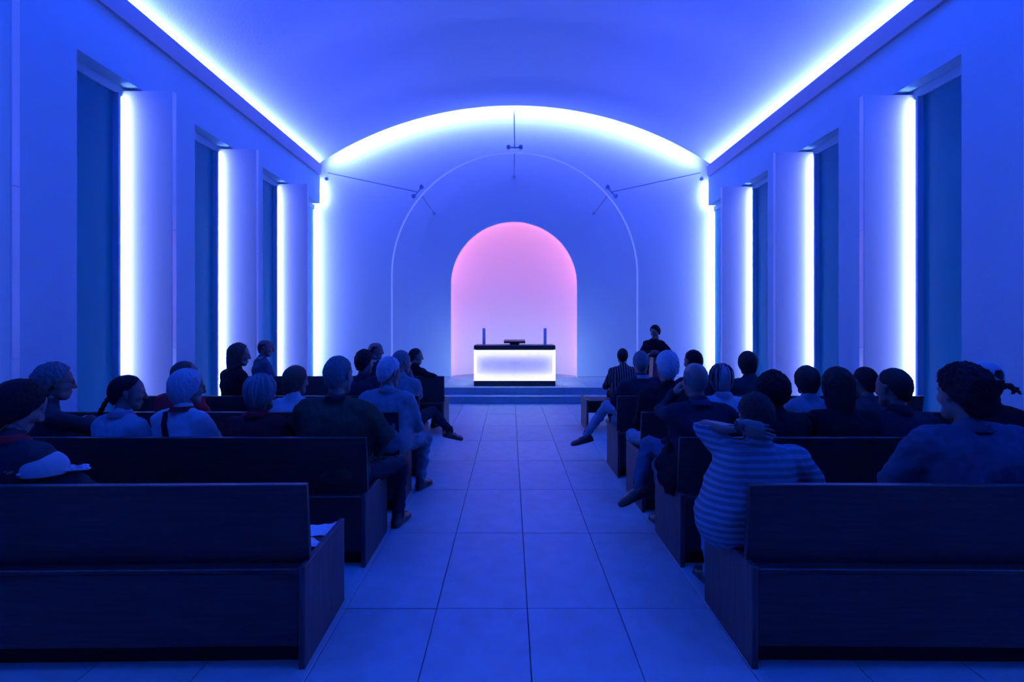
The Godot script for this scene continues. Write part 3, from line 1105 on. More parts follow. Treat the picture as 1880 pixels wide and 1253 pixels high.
func hair_mesh(style: String, near: bool, sd: int, only_locks := false) -> ArrayMesh:
	var h: Array = HAIR[style]
	var nu := 90 if near else 52
	var nv := 56 if near else 34
	var n := FastNoiseLite.new()
	n.seed = sd
	n.frequency = 1.0
	n.fractal_octaves = 3
	var st := begin()
	if not only_locks:
		var pos := PackedVector3Array()
		for j in nv + 1:
			var el := -PI / 2 + PI * j / nv
			for i in nu:
				var az := TAU * i / nu
				var d := Vector3(sin(az) * cos(el), sin(el), -cos(az) * cos(el))
				var q := hair_at(style, az, el, n)
				var rs := 1.0 / sqrt(d.x * d.x / 0.0052 + d.y * d.y / 0.0088 + d.z * d.z / 0.0085)
				pos.append(HAIR_C + d * lerpf(minf(rs * 0.82, q.x), q.x, q.y))
		var idx := PackedInt32Array()
		for j in nv:
			for i in nu:
				var a := j * nu + i
				var b := j * nu + (i + 1) % nu
				idx.append_array(PackedInt32Array([a, b + nu, b, a, a + nu, b + nu]))
		var nor := PackedVector3Array()
		nor.resize(pos.size())
		for i in range(0, idx.size(), 3):
			var g := (pos[idx[i + 2]] - pos[idx[i]]).cross(pos[idx[i + 1]] - pos[idx[i]])
			for k in 3:
				nor[idx[i + k]] += g
		for i in nor.size():
			nor[i] = nor[i].normalized() if nor[i].length_squared() > 1e-20 else (pos[i] - HAIR_C).normalized()
		st.append_from(Field.arrays(pos, nor, idx), 0, Transform3D())
	var rng := RandomNumberGenerator.new()
	rng.seed = sd * 7 + 3
	var many: int = h[8]
	if not near:
		many = many / 2
	if only_locks:
		many = 40
	for k in many:
		var az := rng.randf_range(0, TAU)
		var el := asin(rng.randf_range(-0.5, 0.97))
		if style == "bob" or style == "long":
			el = rng.randf_range(0.5, 1.3)
		var q := hair_at(style, az, el, n)
		if q.y < 0.9:
			continue
		var path := PackedVector3Array()
		var span := deg_to_rad(h[9]) * rng.randf_range(0.6, 1.1)
		var drift := rng.randf_range(-0.25, 0.25) * (3.0 if style == "curly" or style == "puff" else 1.0)
		for i in 9:
			var t := i / 8.0
			var e := el - span * t
			var az2 := az + drift * t / maxf(cos(e), 0.4)
			q = hair_at(style, az2, e, n)
			if q.y < 0.5 or e < -1.35:
				break
			var d := Vector3(sin(az2) * cos(e), sin(e), -cos(az2) * cos(e))
			path.append(HAIR_C + d * (q.x + (h[10] + 0.003) * t * t - 0.001 if not only_locks else q.x + 0.002))
		if path.size() > 3:
			tube(st, path, rng.randf_range(0.0045, 0.0085), 5, 0.0012)
	return st.commit()

# a peaked cap, rim at the origin's height, peak towards -z
func cap_mesh(k: float) -> ArrayMesh:
	var f := Field.new(Vector3(-0.13, -0.05, -0.22), Vector3(0.13, 0.13, 0.14), 0.005)
	f.cap(Vector3(0, 0.0, 0.0), Vector3(0, 0.004, -0.008), 0.106 * k, 0.104 * k, 0.01, Vector3(1.10, 0.98, 0.98))
	f.cap(Vector3(0, 0.104, 0), Vector3(0, 0.106, 0), 0.009, 0.008, 0.006)
	f.cap(Vector3(0, -0.004, 0.0), Vector3(0, -0.004, -0.006), 0.097 * k, 0.095 * k, 0.004, Vector3(1.10, 0.98, 0.98), true)
	f.cap(Vector3(0, -0.15, -0.02), Vector3(0, -0.15, 0.02), 0.14, 0.14, 0.006, Vector3(0.6, 1, 0.6), true)
	# the half-moon opening over the strap at the back
	f.cap(Vector3(-0.012, 0.022, 0.115), Vector3(0.012, 0.022, 0.115), 0.034, 0.034, 0.004, Vector3.ONE, true)
	f.cap(Vector3(-0.05, 0.0, 0.090), Vector3(0.0, 0.0, 0.101), 0.007, 0.007, 0.003)
	f.cap(Vector3(0.0, 0.0, 0.101), Vector3(0.05, 0.0, 0.090), 0.007, 0.007, 0.003)
	for s in [-1.0, 1.0]:
		f.cap(Vector3(s * 0.02, -0.002, -0.09), Vector3(s * 0.035, -0.006, -0.165), 0.030, 0.026, 0.008, Vector3(0.75, 3.0, 1))
	f.cap(Vector3(-0.04, -0.002, -0.10), Vector3(0.04, -0.002, -0.10), 0.030, 0.030, 0.008, Vector3(1, 3.0, 1))
	return f.mesh()

func cloth(key: String, c: Color) -> StandardMaterial3D:
	if mats.has(key):
		return mats[key]
	var m := mat(key, c, 0.95, 0.15)
	m.uv1_triplanar = true
	m.uv1_scale = Vector3(9, 9, 9)
	m.normal_enabled = true
	if not mats.has("weave"):
		var dummy := StandardMaterial3D.new()
		dummy.normal_texture = noise_tex(0.08, 3, 77, true, null, 256, 3.0)
		mats["weave"] = dummy
	m.normal_texture = mats["weave"].normal_texture
	m.normal_scale = 0.35
	return m

func stripes(key: String, dark: Color, light: Color, period: float, upright: bool) -> StandardMaterial3D:
	if mats.has(key):
		return mats[key]
	var m := mat(key, Color.WHITE, 0.95, 0.15)
	var im := Image.create(64, 64, false, Image.FORMAT_RGB8)
	im.fill(dark)
	im.fill_rect(Rect2i(0, 0, 15, 64) if upright else Rect2i(0, 0, 64, 30), light)
	m.albedo_texture = ImageTexture.create_from_image(im)
	m.uv1_triplanar = true
	m.uv1_triplanar_sharpness = 4.0
	m.uv1_scale = Vector3.ONE / period
	return m

const TO := Vector3(2.78, 1.5, -9.75)   # where the speaker stands

func elbow_for(s: Vector3, w: Vector3, out: Vector3, l1 := 0.29, l2 := 0.26) -> Vector3:
	var d := w - s
	var l := minf(d.length(), l1 + l2 - 0.005)
	var x := (l * l + l1 * l1 - l2 * l2) / (2.0 * l)
	var hgt := sqrt(maxf(l1 * l1 - x * x, 0.0))
	var u := d.normalized()
	return s + u * x + (out - u * out.dot(u)).normalized() * hgt

# one person. p: x, d (place of the hips), crown (height), top / legs / skin / hair materials, and the odd extra
func person(p: Dictionary) -> Node3D:
	var near: bool = p.get("near", false)
	var stand: bool = p.get("stand", false)
	var woman: bool = p.get("woman", false)
	var hip_y := 0.92 if stand else 0.555
	var o := thing("person", Vector3(p.x, 0, -p.d))
	tag(o, p.label, "person")
	var toward := atan2(-(TO.x - p.x), (p.d - 9.75) * -1.0)
	var hyaw: float = p.get("look", clampf(toward, -1.35, 0.9))
	var byaw: float = p.get("turn", hyaw * 0.25)
	o.rotation.y = byaw
	var w: float = p.get("w", 0.165 if woman else 0.19)
	var th: float = p.get("th", 0.92 if woman else 1.0)
	var lean: float = p.get("lean", 0.0)
	var side: float = p.get("side", 0.0)
	var hs: float = p.get("hs", 0.95 if woman else 1.0)
	var topk: float = HAIR[p.style][1]
	var hc := Vector3(side, p.crown - (0.122 + topk) * hs, -0.035 + lean)
	var hb := Basis(Vector3.UP, hyaw - byaw) * Basis(Vector3.RIGHT, p.get("nod", -0.05)) * Basis(Vector3.BACK, p.get("tilt", 0.0))
	var hx := Transform3D(hb.scaled(Vector3.ONE * hs), hc)
	var nb := hc + Vector3(0, -0.165, 0.05) * hs
	var sh: float = nb.y - 0.05 + p.get("shrug", 0.0)
	var zc := 0.025 + lean * 0.6
	var S := {-1: Vector3(-w + side * 0.8, sh - 0.025, zc), 1: Vector3(w + side * 0.8, sh - 0.025, zc)}
	var W := {}
	var E := {}
	for s in [-1, 1]:
		var pose: String = p.get("arm_l" if s < 0 else "arm_r", "lap")
		var hand := Vector3(s * 0.09, hip_y + 0.12, -0.30)
		var out := Vector3(s * 0.7, -0.4, 0.55)
		match pose:
			"chin":
				hand = hc + Vector3(s * 0.045, -0.15, -0.13)
				out = Vector3(s * 0.35, -1, -0.2)
			"folded":
				hand = Vector3(-s * 0.13, sh - 0.27, -0.20 + zc)
				out = Vector3(s * 0.8, -0.5, 0.2)
			"down":
				hand = Vector3(s * (w + 0.03), sh - 0.50, -0.06)
				out = Vector3(s * 0.4, 0, 0.8)
			"desk":
				hand = Vector3(s * 0.15, 1.12, -0.33)
				out = Vector3(s * 0.8, -0.5, 0.5)
		if p.has("hand_l" if s < 0 else "hand_r"):
			hand = p["hand_l" if s < 0 else "hand_r"]
		out = p.get("out_l" if s < 0 else "out_r", out)
		W[s] = hand
		E[s] = p["elbow_l" if s < 0 else "elbow_r"] if p.has("elbow_l" if s < 0 else "elbow_r") else elbow_for(S[s], hand, out)
		var reach: Vector3 = W[s] - E[s]
		if reach.length() > 0.27:
			W[s] = E[s] + reach.normalized() * 0.27
	if p.has("shoulder_l"):
		S[-1] = p.shoulder_l
	var K := {-1: p.get("knee_l", Vector3(-0.11, 0.505, -0.44)), 1: p.get("knee_r", Vector3(0.11, 0.505, -0.44))}
	var A := {-1: p.get("ankle_l", Vector3(-0.11, 0.09, -0.41)), 1: p.get("ankle_r", Vector3(0.11, 0.09, -0.41))}
	if stand:
		K = {-1: Vector3(-0.10, 0.50, -0.01), 1: Vector3(0.10, 0.50, -0.01)}
		A = {-1: Vector3(-0.11, 0.09, 0.02), 1: Vector3(0.11, 0.09, 0.02)}
	var hips: Vector3 = p.get("hips", Vector3(0, hip_y, 0.0))
	var short: bool = p.get("short", false)
	var cell := 0.011 if near else (0.015 if p.d < 4.0 else 0.018)
	# --- body: one skin surface
	var lo := Vector3(-0.62, 0.0, -0.70)
	var hi := Vector3(0.62, nb.y + 0.14, 0.34)
	var f := Field.new(lo, hi, 0.014 if short else 0.024)
	f.cap(hips + Vector3(-0.07, 0, 0), hips + Vector3(0.07, 0, 0), 0.10, 0.10, 0.05)
	f.cap(hips + Vector3(0, 0.05, 0), Vector3(side * 0.8, sh - 0.12, zc), 0.09, 0.10, 0.06)
	f.cap(S[-1] + Vector3(0.05, -0.01, 0), S[1] + Vector3(-0.05, -0.01, 0), 0.045, 0.045, 0.05)
	f.cap(nb + Vector3(0, -0.06, 0), nb + Vector3(0, 0.07, -0.015), 0.058, 0.052, 0.04)
	for s in [-1, 1]:
		f.cap(S[s], E[s], 0.036, 0.034, 0.03)
		f.cap(E[s], W[s], 0.046 if short else 0.032, 0.031 if short else 0.028, 0.02)
		f.cap(hips + Vector3(s * 0.09, -0.01, 0), K[s], 0.066, 0.048, 0.03)
		f.cap(K[s], A[s], 0.045, 0.034, 0.02)
	var st := begin()
	st.append_from(f.mesh(), 0, Transform3D())
	st.append_from(heads[("w" if woman else "m") + ("1" if p.d < 4.0 else "0")], 0, hx)
	for s in [-1, 1]:
		var dir: Vector3 = (W[s] - E[s]).normalized()
		dir = p.get("point_l" if s < 0 else "point_r", dir).normalized()
		var up: Vector3 = p.get("palm_l" if s < 0 else "palm_r", Vector3.UP)
		if absf(dir.dot(up)) > 0.9:
			up = Vector3(s * 0.5, 0, -1)
		var bx := up.cross(-dir).normalized()
		var hm: Mesh = hands[("f" if p.get("flat_l" if s < 0 else "flat_r", false) else "c") + str(s)]
		st.append_from(hm, 0, Transform3D(Basis(bx, (-dir).cross(bx), -dir), W[s]))
	obj("body", st, mats[p.get("skin", "skin")], o)
	# --- what is worn above
	f = Field.new(Vector3(-0.60, hips.y - 0.20, -0.55), Vector3(0.60, nb.y + 0.12, 0.34), cell)
	var waist := hips.lerp(Vector3(side * 0.6, sh, zc), 0.38)
	var chest := hips.lerp(Vector3(side * 0.85, sh, zc), 0.74)
	var rest := 0.01 if stand else maxf(0.01, 0.452 + 0.135 * th - hips.y)   # the seat carries the weight
	f.cap(hips + Vector3(-0.085 * th, rest, 0.015), hips + Vector3(0.085 * th, rest, 0.015), 0.135 * th, 0.135 * th, 0.08)
	f.cap(waist + Vector3(-0.065 * th, 0, 0), waist + Vector3(0.065 * th, 0, 0), 0.128 * th, 0.128 * th, 0.10)
	f.cap(chest + Vector3(-w * 0.48, 0, 0), chest + Vector3(w * 0.48, 0, 0), 0.122 * th, 0.122 * th, 0.12)
	f.cap(S[-1] + Vector3(0.035, -0.012, 0), S[1] + Vector3(-0.035, -0.012, 0), 0.070 * th, 0.070 * th, 0.07)
	for s in [-1, 1]:
		f.cap(nb + Vector3(s * 0.025, -0.01, 0.0), S[s] + Vector3(-s * 0.05, 0.02, 0.0), 0.047, 0.052, 0.05)
		f.cap(S[s], E[s], (0.072 if short else 0.064) * th, (0.062 if short else 0.053) * th, 0.035)
		if not short:
			f.cap(E[s], W[s], 0.052 * th, 0.040, 0.02)
		else:
			f.cap(E[s], E[s].lerp(W[s], 0.10), 0.060, 0.060, 0.02)
	f.cap(nb + Vector3(0, -0.05, 0.0), nb + Vector3(0, p.get("neck", 0.02), -0.004), 0.068, 0.064, 0.03)
	var top := put(f.mesh(p.get("wr", 0.011), 5.5, int(p.x * 100.0) + 300), p.get("garment", "jacket"), mats[p.top], o)
	if p.get("strap", false):
		var bs := begin()
		var path := PackedVector3Array()
		for i in 12:
			var t := i / 11.0
			var q := Vector3(lerpf(-0.085, 0.085, t), lerpf(sh + 0.045, sh - 0.36, t), 0)
			path.append(Vector3(q.x, q.y, f.back(q.x, q.y)))
		for k in 3:
			var sp := PackedVector3Array()
			for q in path:
				sp.append(q + Vector3(0.012 * (k - 1), 0.004 * (k - 1), 0.001))
			tube(bs, sp, 0.0085, 6)
		obj("bag_strap", bs, mats.strap, top)
	if p.get("watch", false):
		var ws := begin()
		var wd: Vector3 = (W[-1] - E[-1]).normalized()
		var wc: Vector3 = W[-1] - wd * 0.02
		var wx := wd.cross(Vector3.UP).normalized()
		var wy := wd.cross(wx)
		for k in 2:
			var ring := PackedVector3Array()
			for i in 17:
				var a := TAU * i / 16.0
				ring.append(wc + wd * (k - 0.5) * 0.011 + (wx * cos(a) + wy * sin(a)) * 0.033)
			tube(ws, ring, 0.0065, 6)
		tube(ws, PackedVector3Array([wc + Vector3(0, 0.0, 0.034), wc + Vector3(0, 0.0, 0.041)]), 0.016, 14)
		obj("wristwatch", ws, mats.specs, o)
	# --- collar
	if p.has("collar"):
		var cs := begin()
		var ring := PackedVector3Array()
		for i in 21:
			var a := TAU * (i / 20.0) * 0.86 + 0.44
			ring.append(nb + Vector3(sin(a) * 0.066, 0.034 - 0.03 * maxf(-cos(a + PI), 0.0), 0.0) + Vector3(0, 0, -cos(a) * 0.066 - 0.004))
		for i in 20:
			var a := ring[i]
			var b := ring[i + 1]
			var ca := (a - nb) * Vector3(1, 0, 1)
			var cb := (b - nb) * Vector3(1, 0, 1)
			var t := 0.007
			var drop := Vector3(0, -0.034, 0)
			smooth_quad(cs, [a + ca.normalized() * t, ca.normalized()], [b + cb.normalized() * t, cb.normalized()], [b + cb * 0.42 + drop, cb.normalized()], [a + ca * 0.42 + drop, ca.normalized()])
			smooth_quad(cs, [a - ca.normalized() * t, -ca.normalized()], [b - cb.normalized() * t, -cb.normalized()], [b + drop, -cb.normalized()], [a + drop, -ca.normalized()])
			smooth_quad(cs, [a + ca.normalized() * t, Vector3.UP], [b + cb.normalized() * t, Vector3.UP], [b - cb.normalized() * t, Vector3.UP], [a - ca.normalized() * t, Vector3.UP])
		obj("collar", cs, mats[p.collar], top)
	# --- trousers and shoes
	f = Field.new(lo, Vector3(0.62, hips.y + 0.20, 0.24), 0.016 if p.has("knee_l") or p.has("knee_r") else 0.022)
	var rest2 := -0.02 if stand else maxf(-0.02, 0.452 + 0.118 * th - hips.y)
	f.cap(hips + Vector3(-0.08, rest2, 0.01), hips + Vector3(0.08, rest2, 0.01), 0.118 * th, 0.118 * th, 0.05)
	for s in [-1, 1]:
		f.cap(hips + Vector3(s * 0.09, -0.015, 0), K[s], 0.090, 0.066, 0.04)
		f.cap(K[s], A[s], 0.064, 0.050, 0.02)
	put(f.mesh(0.012, 8.0, 9), "trousers", mats[p.get("legs", "navy")], o)
	for s in [-1, 1]:
		var dir: Vector3 = p.get("toe_l" if s < 0 else "toe_r", Vector3(s * 0.15, 0, -1)).normalized()
		var shin: Vector3 = (K[s] - A[s]).normalized() if p.has("toe_l" if s < 0 else "toe_r") else Vector3.UP
		var bx := shin.cross(-dir).normalized()
		var bb := Basis(bx, (-dir).cross(bx).normalized(), -dir)
		var sm := MeshInstance3D.new()
		sm.name = "shoe"
		sm.mesh = shoe
		sm.material_override = mats["shoe"]
		sm.transform = Transform3D(bb, A[s] - bb.y * 0.09)
		o.add_child(sm, true)
	# --- hair and glasses
	var hm2 := MeshInstance3D.new()
	hm2.name = "hair"
	var hseed := int(p.x * 37.0 + p.d * 11.0) + 200
	hm2.mesh = hair_mesh(p.style, p.d < 4.0, hseed)
	hm2.material_override = mats[p.hair]
	hm2.transform = hx
	o.add_child(hm2, true)
	if p.has("streaks"):
		put(hair_mesh(p.style, p.d < 4.0, hseed, true), "streaks", mats[p.streaks], hm2)
	if p.get("cap", false):
		put(cap_mesh(1.10), "cap", mats.white_cloth, o).transform = Transform3D(hx.basis, hx * Vector3(0, 0.055, 0.012))
	if p.has("tail"):
		var ts := begin()
		for k in 9:
			var rng := RandomNumberGenerator.new()
			rng.seed = k + 50
			var a: Vector3 = p.tail[0]
			var path := PackedVector3Array()
			for i in 7:
				var t := i / 6.0
				path.append(a.lerp(p.tail[1], t) + Vector3(rng.randf_range(-1, 1), rng.randf_range(-0.6, 0.6), rng.randf_range(-1, 1)) * p.tail[2] * (0.5 + t) + Vector3(0, 0.05 * sin(t * PI), 0) * p.tail[3])
			tube(ts, path, 0.018, 7, 0.006)
		var tm := MeshInstance3D.new()
		tm.name = "ponytail"
		tm.mesh = ts.commit()
		tm.material_override = mats[p.hair]
		tm.transform = hx
		o.add_child(tm, true)
	if p.get("glasses", false):
		var gs := begin()
		for s in [-1, 1]:
			var ring := PackedVector3Array()
			for i in 17:
				var a := TAU * i / 16.0
				ring.append(Vector3(s * 0.034 + cos(a) * 0.025, 0.001 + sin(a) * 0.019, -0.108 + absf(s * 0.034 + cos(a) * 0.025) * 0.18))
			tube(gs, ring, 0.0022, 5)
			tube(gs, PackedVector3Array([Vector3(s * 0.059, 0.006, -0.097), Vector3(s * 0.083, 0.010, -0.03), Vector3(s * 0.084, 0.008, 0.012)]), 0.0024, 5)
		tube(gs, PackedVector3Array([Vector3(-0.010, 0.006, -0.106), Vector3(0.010, 0.006, -0.106)]), 0.002, 5)
		var gm := MeshInstance3D.new()
		gm.name = "glasses"
		gm.mesh = gs.commit()
		gm.material_override = mats["specs"]
		gm.transform = hx
		o.add_child(gm, true)
	return o

func people_materials() -> void:
	mat("skin", lin(0.14, 0.105, 0.10), 0.6, 0.35)
	mat("skin_pale", lin(0.44, 0.32, 0.28), 0.6, 0.4)
	for h in [["hair_black", 0.010, 0.008, 0.010], ["hair_dark", 0.022, 0.016, 0.016], ["hair_brown", 0.055, 0.038, 0.032], ["hair_grey", 0.08, 0.11, 0.13], ["hair_silver", 0.15, 0.21, 0.26], ["hair_white", 0.26, 0.36, 0.44]]:
		var m := mat(h[0], lin(h[1], h[2], h[3]), 0.7, 0.18)
		m.normal_enabled = true
		m.normal_texture = noise_tex(0.05, 3, 91, true, null, 256, 4.0) if not mats.has("strand") else mats["strand"].normal_texture
		if not mats.has("strand"):
			mats["strand"] = m
		m.uv1_triplanar = true
		m.uv1_scale = Vector3(16, 2.5, 16)
		m.normal_scale = 0.5
	for c in [["black", 0.010, 0.010, 0.012], ["navy", 0.018, 0.018, 0.028], ["charcoal", 0.024, 0.028, 0.036], ["olive", 0.035, 0.040, 0.030], ["slate", 0.035, 0.060, 0.095], ["stone_cloth", 0.11, 0.17, 0.21], ["white_cloth", 0.26, 0.38, 0.44], ["pale_blue", 0.20, 0.31, 0.38], ["jeans", 0.05, 0.09, 0.14], ["red", 0.30, 0.02, 0.03], ["wine", 0.06, 0.010, 0.014], ["light_denim", 0.15, 0.25, 0.34]]:
		cloth(c[0], lin(c[1], c[2], c[3]))
	stripes("tee_stripes", lin(0.09, 0.14, 0.18), lin(0.17, 0.27, 0.34), 0.036, false)
	stripes("blouse_stripes", lin(0.014, 0.014, 0.018), lin(0.24, 0.22, 0.24), 0.038, true)
	cloth("strap", lin(0.10, 0.008, 0.014))
	mat("shoe", lin(0.018, 0.014, 0.014), 0.45, 0.5)
	mat("specs", lin(0.015, 0.015, 0.018), 0.3, 0.5)

func build_people() -> void:
	for k in ["m", "w"]:
		heads[k + "0"] = head_mesh(0.0075, k == "w")
		heads[k + "1"] = head_mesh(0.005, k == "w")
	hands["c1"] = hand_mesh(0.005, 0.55)
	hands["c-1"] = mirrored(hands["c1"])
	hands["f1"] = hand_mesh(0.004, 0.22)
	hands["f-1"] = mirrored(hands["f1"])
	shoe = shoe_mesh()
	var V := func(x: float, y: float, z: float) -> Vector3: return Vector3(x, y, z)
	# left of the aisle, from the back bench to the front one
	person({"label": "dark-haired person in dark coat and red scarf, alone on the nearest left bench", "x": -2.74, "d": 2.60, "crown": 1.352, "style": "bob", "hair": "hair_black", "top": "charcoal", "look": -0.55, "turn": -0.1, "nod": -0.45, "near": true, "collar": "red", "elbow_r": V.call(0.29, 0.72, -0.14), "hand_r": V.call(0.19, 0.84, 0.0)})
	person({"label": "grey-haired person in glasses, arms crossed, far left on the second bench", "x": -3.55, "d": 3.60, "crown": 1.365, "style": "wave", "hair": "hair_grey", "top": "charcoal", "glasses": true, "look": -0.80, "turn": -0.55, "arm_l": "folded", "elbow_r": V.call(0.26, 0.88, -0.24), "hand_r": V.call(0.0, 0.90, -0.29), "lean": -0.05})
	person({"label": "dark-haired woman with a low ponytail in a light jacket on the second left bench", "x": -2.90, "d": 3.55, "crown": 1.279, "woman": true, "style": "tied", "hair": "hair_black", "top": "pale_blue", "tail": [V.call(0, -0.03, 0.10), V.call(-0.01, -0.15, 0.165), 0.010, 0.4], "collar": "pale_blue", "look": -0.95})
	person({"label": "white-haired woman in glasses and a white shirt with a dark red bag strap", "x": -2.46, "d": 3.55, "crown": 1.327, "woman": true, "style": "bob", "hair": "hair_white", "top": "white_cloth", "glasses": true, "strap": true, "collar": "red", "look": -0.70, "garment": "shirt", "w": 0.175})
	person({"label": "woman with a streaked grey bob in a dark wine-red top on the second left bench", "x": -1.92, "d": 3.55, "crown": 1.291, "woman": true, "style": "bob", "hair": "hair_grey", "streaks": "hair_silver", "top": "wine", "collar": "red", "look": -0.35, "w": 0.18, "th": 1.0})
	person({"label": "broad grey-haired man in a dark jacket at the aisle end of the second left bench", "x": -1.35, "d": 3.54, "crown": 1.419, "style": "short", "hair": "hair_grey", "top": "olive", "collar": "navy", "look": -0.25, "w": 0.235, "th": 1.12, "hs": 1.04, "knee_r": V.call(0.33, 0.515, -0.44), "ankle_r": V.call(0.30, 0.09, -0.50), "knee_l": V.call(-0.06, 0.51, -0.44), "ankle_l": V.call(-0.02, 0.09, -0.44), "hand_r": V.call(0.20, 0.62, -0.25), "elbow_r": V.call(0.35, 0.86, -0.02), "near": true})
	person({"label": "person with cropped dark hair and a red top behind the white-haired woman on the left", "x": -3.11, "d": 4.50, "crown": 1.310, "style": "crop", "hair": "hair_brown", "top": "red"})
	person({"label": "woman with a brown bob and fringe in a light top on the third left bench", "x": -2.08, "d": 4.50, "crown": 1.270, "woman": true, "style": "bob", "hair": "hair_brown", "top": "white_cloth", "look": -0.62})
	person({"label": "white-haired man in a light jacket at the aisle end of the third left bench", "x": -1.22, "d": 4.50, "crown": 1.350, "style": "full", "hair": "hair_white", "top": "stone_cloth", "legs": "stone_cloth", "collar": "stone_cloth", "look": -0.62, "w": 0.205, "th": 1.05, "knee_r": V.call(0.20, 0.51, -0.45), "ankle_r": V.call(0.16, 0.09, -0.44), "nod": -0.15})
	person({"label": "long-haired woman in glasses and black, in profile on the fourth left bench", "x": -3.16, "d": 5.48, "crown": 1.443, "woman": true, "style": "long", "hair": "hair_brown", "top": "black", "glasses": true, "turn": -0.55, "look": -1.1})
	person({"label": "black-haired man in a dark jacket sitting before the bald profile on the left", "x": -1.74, "d": 5.48, "crown": 1.370, "style": "full", "hair": "hair_black", "top": "navy", "look": -0.30})
	person({"label": "grey man in light shirt with crossed legs, end of the fourth left bench", "x": -1.32, "d": 5.46, "crown": 1.359, "style": "short", "hair": "hair_grey", "top": "stone_cloth", "garment": "shirt", "look": -0.70, "arm_r": "chin", "knee_l": V.call(0.06, 0.50, -0.44), "ankle_l": V.call(0.08, 0.09, -0.42), "knee_r": V.call(0.20, 0.60, -0.48), "ankle_r": V.call(0.37, 0.34, -0.66), "toe_r": V.call(0.75, -0.3, -0.6)})
	person({"label": "bald man in a light jacket, in profile on the front left bench", "x": -3.90, "d": 7.55, "crown": 1.407, "style": "bald", "hair": "hair_brown", "top": "slate", "collar": "white_cloth", "look": -1.35, "turn": -0.85})
	person({"label": "bald man in dark jacket and white collar on the front left bench", "x": -2.17, "d": 7.50, "crown": 1.367, "style": "bald", "hair": "hair_dark", "top": "navy", "collar": "white_cloth", "look": -1.15})
	person({"label": "dark-haired woman in glasses and black resting an arm along the front left backrest", "x": -1.56, "d": 7.52, "crown": 1.283, "woman": true, "style": "tied", "hair": "hair_dark", "top": "black", "glasses": true, "look": -1.15, "turn": -0.35, "elbow_r": V.call(0.28, 0.93, 0.20), "hand_r": V.call(0.38, 0.85, 0.02)})
	# right of the aisle
	person({"label": "man in a striped tee holding his neck, at the end of the nearest right bench", "x": 1.20, "d": 2.66, "crown": 1.28, "style": "short", "hair": "hair_dark", "top": "tee_stripes", "legs": "light_denim", "garment": "tee", "short": true, "near": true, "turn": 0.0, "look": -0.12, "lean": 0.04, "side": 0.03, "hips": V.call(-0.07, 0.565, 0.0), "knee_l": V.call(-0.05, 0.505, -0.44), "ankle_l": V.call(-0.03, 0.09, -0.41), "w": 0.20, "th": 1.06, "nod": -0.22, "shoulder_l": V.call(-0.13, 0.955, 0.06), "elbow_l": V.call(-0.215, 1.075, -0.06), "hand_l": V.call(-0.105, 1.13, 0.155), "point_l": V.call(0.95, -0.22, 0.0), "palm_l": V.call(0.15, 0.25, 1.0), "flat_l": true, "arm_r": "down", "elbow_r": V.call(0.30, 0.82, 0.05), "hand_r": V.call(0.26, 0.62, -0.15), "wr": 0.009, "neck": 0.055, "shrug": 0.02, "watch": true})
	person({"label": "large person with full dark hair in a blue-grey shirt on the nearest right bench", "x": 2.33, "d": 2.62, "crown": 1.444, "style": "puff", "hair": "hair_black", "top": "slate", "garment": "shirt", "near": true, "w": 0.245, "th": 1.32, "look": 0.05, "turn": 0.0, "hs": 1.06, "lean": 0.02, "elbow_l": V.call(-0.345, 0.78, -0.06), "elbow_r": V.call(0.345, 0.78, -0.06), "wr": 0.014, "collar": "slate"})
	person({"label": "bald man with hand at chin and crossed legs, end of the second right bench", "x": 1.26, "d": 3.56, "crown": 1.366, "style": "bald", "hair": "hair_grey", "top": "navy", "legs": "jeans", "collar": "slate", "look": 0.0, "turn": 0.12, "w": 0.21, "elbow_l": V.call(-0.19, 0.98, -0.20), "hand_l": V.call(-0.10, 1.12, -0.17), "hand_r": V.call(-0.10, 0.72, -0.30), "knee_r": V.call(-0.20, 0.69, -0.40), "ankle_r": V.call(-0.34, 0.40, -0.28), "toe_r": V.call(-1, -0.35, 0.12), "knee_l": V.call(-0.08, 0.51, -0.45), "ankle_l": V.call(-0.06, 0.09, -0.42)})
	person({"label": "person with dark curly hair in black on the second right bench", "x": 1.82, "d": 3.55, "crown": 1.315, "woman": true, "style": "curly", "hair": "hair_black", "top": "black", "w": 0.18})
	person({"label": "person with smooth shoulder-length dark hair in black, middle of the second right bench", "x": 2.29, "d": 3.55, "crown": 1.338, "woman": true, "style": "long", "hair": "hair_dark", "top": "black", "look": -0.05, "w": 0.205, "th": 1.08, "hs": 1.0})
	person({"label": "dark-haired man in a dark jacket with his head turned left, second right bench", "x": 2.70, "d": 3.55, "crown": 1.327, "style": "short", "hair": "hair_dark", "top": "navy", "collar": "navy", "look": 0.25, "turn": 0.05, "w": 0.215, "th": 1.08, "nod": -0.08, "hs": 1.04})
	person({"label": "person in a pale cap with loose dark hair, behind the large person on the right", "x": 3.36, "d": 3.55, "crown": 1.345, "woman": true, "style": "tied", "hair": "hair_dark", "top": "black", "look": 0.15, "tail": [V.call(0.05, -0.02, 0.09), V.call(0.17, -0.06, 0.10), 0.018, 0.6], "w": 0.2, "cap": true})
	person({"label": "white-haired man in a black coat at the aisle end of the third right bench", "x": 1.36, "d": 4.52, "crown": 1.409, "style": "full", "hair": "hair_white", "top": "black", "legs": "light_denim", "look": -0.1, "w": 0.215, "th": 1.08, "hs": 1.08, "knee_l": V.call(-0.23, 0.52, -0.45), "ankle_l": V.call(-0.20, 0.09, -0.42)})
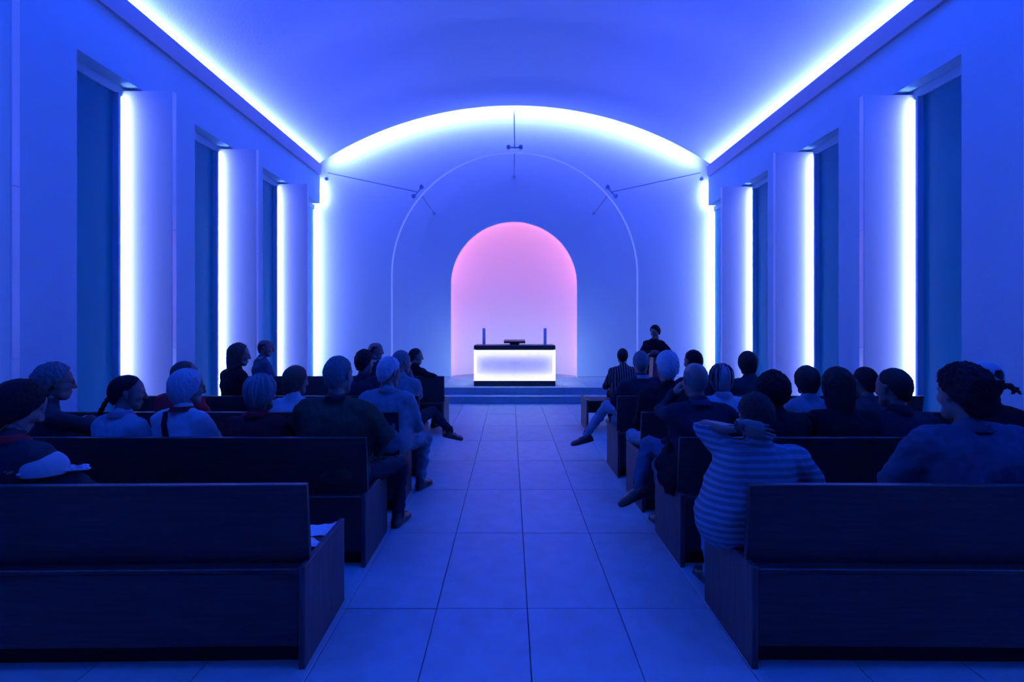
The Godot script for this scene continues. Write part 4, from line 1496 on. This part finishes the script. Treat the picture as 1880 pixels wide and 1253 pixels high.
	person({"label": "woman with a fair streaked bob in a light coat on the third right bench", "x": 1.85, "d": 4.50, "crown": 1.290, "woman": true, "style": "bob", "hair": "hair_silver", "streaks": "hair_brown", "top": "white_cloth", "collar": "white_cloth", "garment": "coat", "look": -0.05})
	person({"label": "woman with a dark bob and light top beyond the curly-haired person on the right", "x": 2.64, "d": 4.50, "crown": 1.270, "woman": true, "style": "bob", "hair": "hair_dark", "top": "stone_cloth"})
	person({"label": "dark-haired man in dark clothes half hidden behind the man turned left", "x": 3.14, "d": 4.45, "crown": 1.259, "style": "short", "hair": "hair_black", "top": "charcoal"})
	person({"label": "grey-haired man in a dark sweater with pale collar, leg crossed into the aisle", "x": 1.38, "d": 5.52, "crown": 1.351, "style": "short", "hair": "hair_grey", "top": "navy", "legs": "light_denim", "collar": "white_cloth", "look": -0.15, "garment": "sweater", "knee_r": V.call(-0.32, 0.66, -0.42), "ankle_r": V.call(-0.58, 0.32, -0.36), "toe_r": V.call(-1, -0.25, 0.05), "knee_l": V.call(-0.20, 0.50, -0.45), "ankle_l": V.call(-0.18, 0.09, -0.42), "elbow_l": V.call(-0.30, 0.80, 0.02), "hand_l": V.call(-0.22, 0.66, -0.20)})
	person({"label": "dark-haired man in dark clothes on the fourth right bench, beyond the bald man", "x": 1.96, "d": 5.48, "crown": 1.364, "style": "short", "hair": "hair_black", "top": "navy", "look": 0.35})
	person({"label": "dark-haired woman in dark grey, head and back against a glowing fin on the right", "x": 2.57, "d": 5.48, "crown": 1.352, "woman": true, "style": "bob", "hair": "hair_dark", "top": "charcoal"})
	person({"label": "dark-haired woman in an upright-striped blouse on the low front bench", "x": 1.68, "d": 7.72, "crown": 1.271, "woman": true, "style": "tied", "hair": "hair_black", "top": "blouse_stripes", "garment": "blouse", "look": -0.2, "turn": 0.0, "w": 0.18, "wr": 0.008})
	person({"label": "short-haired woman in black standing behind the lectern, looking down to the left", "x": 2.78, "d": 9.78, "crown": 1.639, "woman": true, "style": "wave", "hair": "hair_black", "top": "black", "legs": "black", "stand": true, "look": 2.3, "turn": PI, "nod": -0.25, "arm_l": "desk", "arm_r": "desk"})
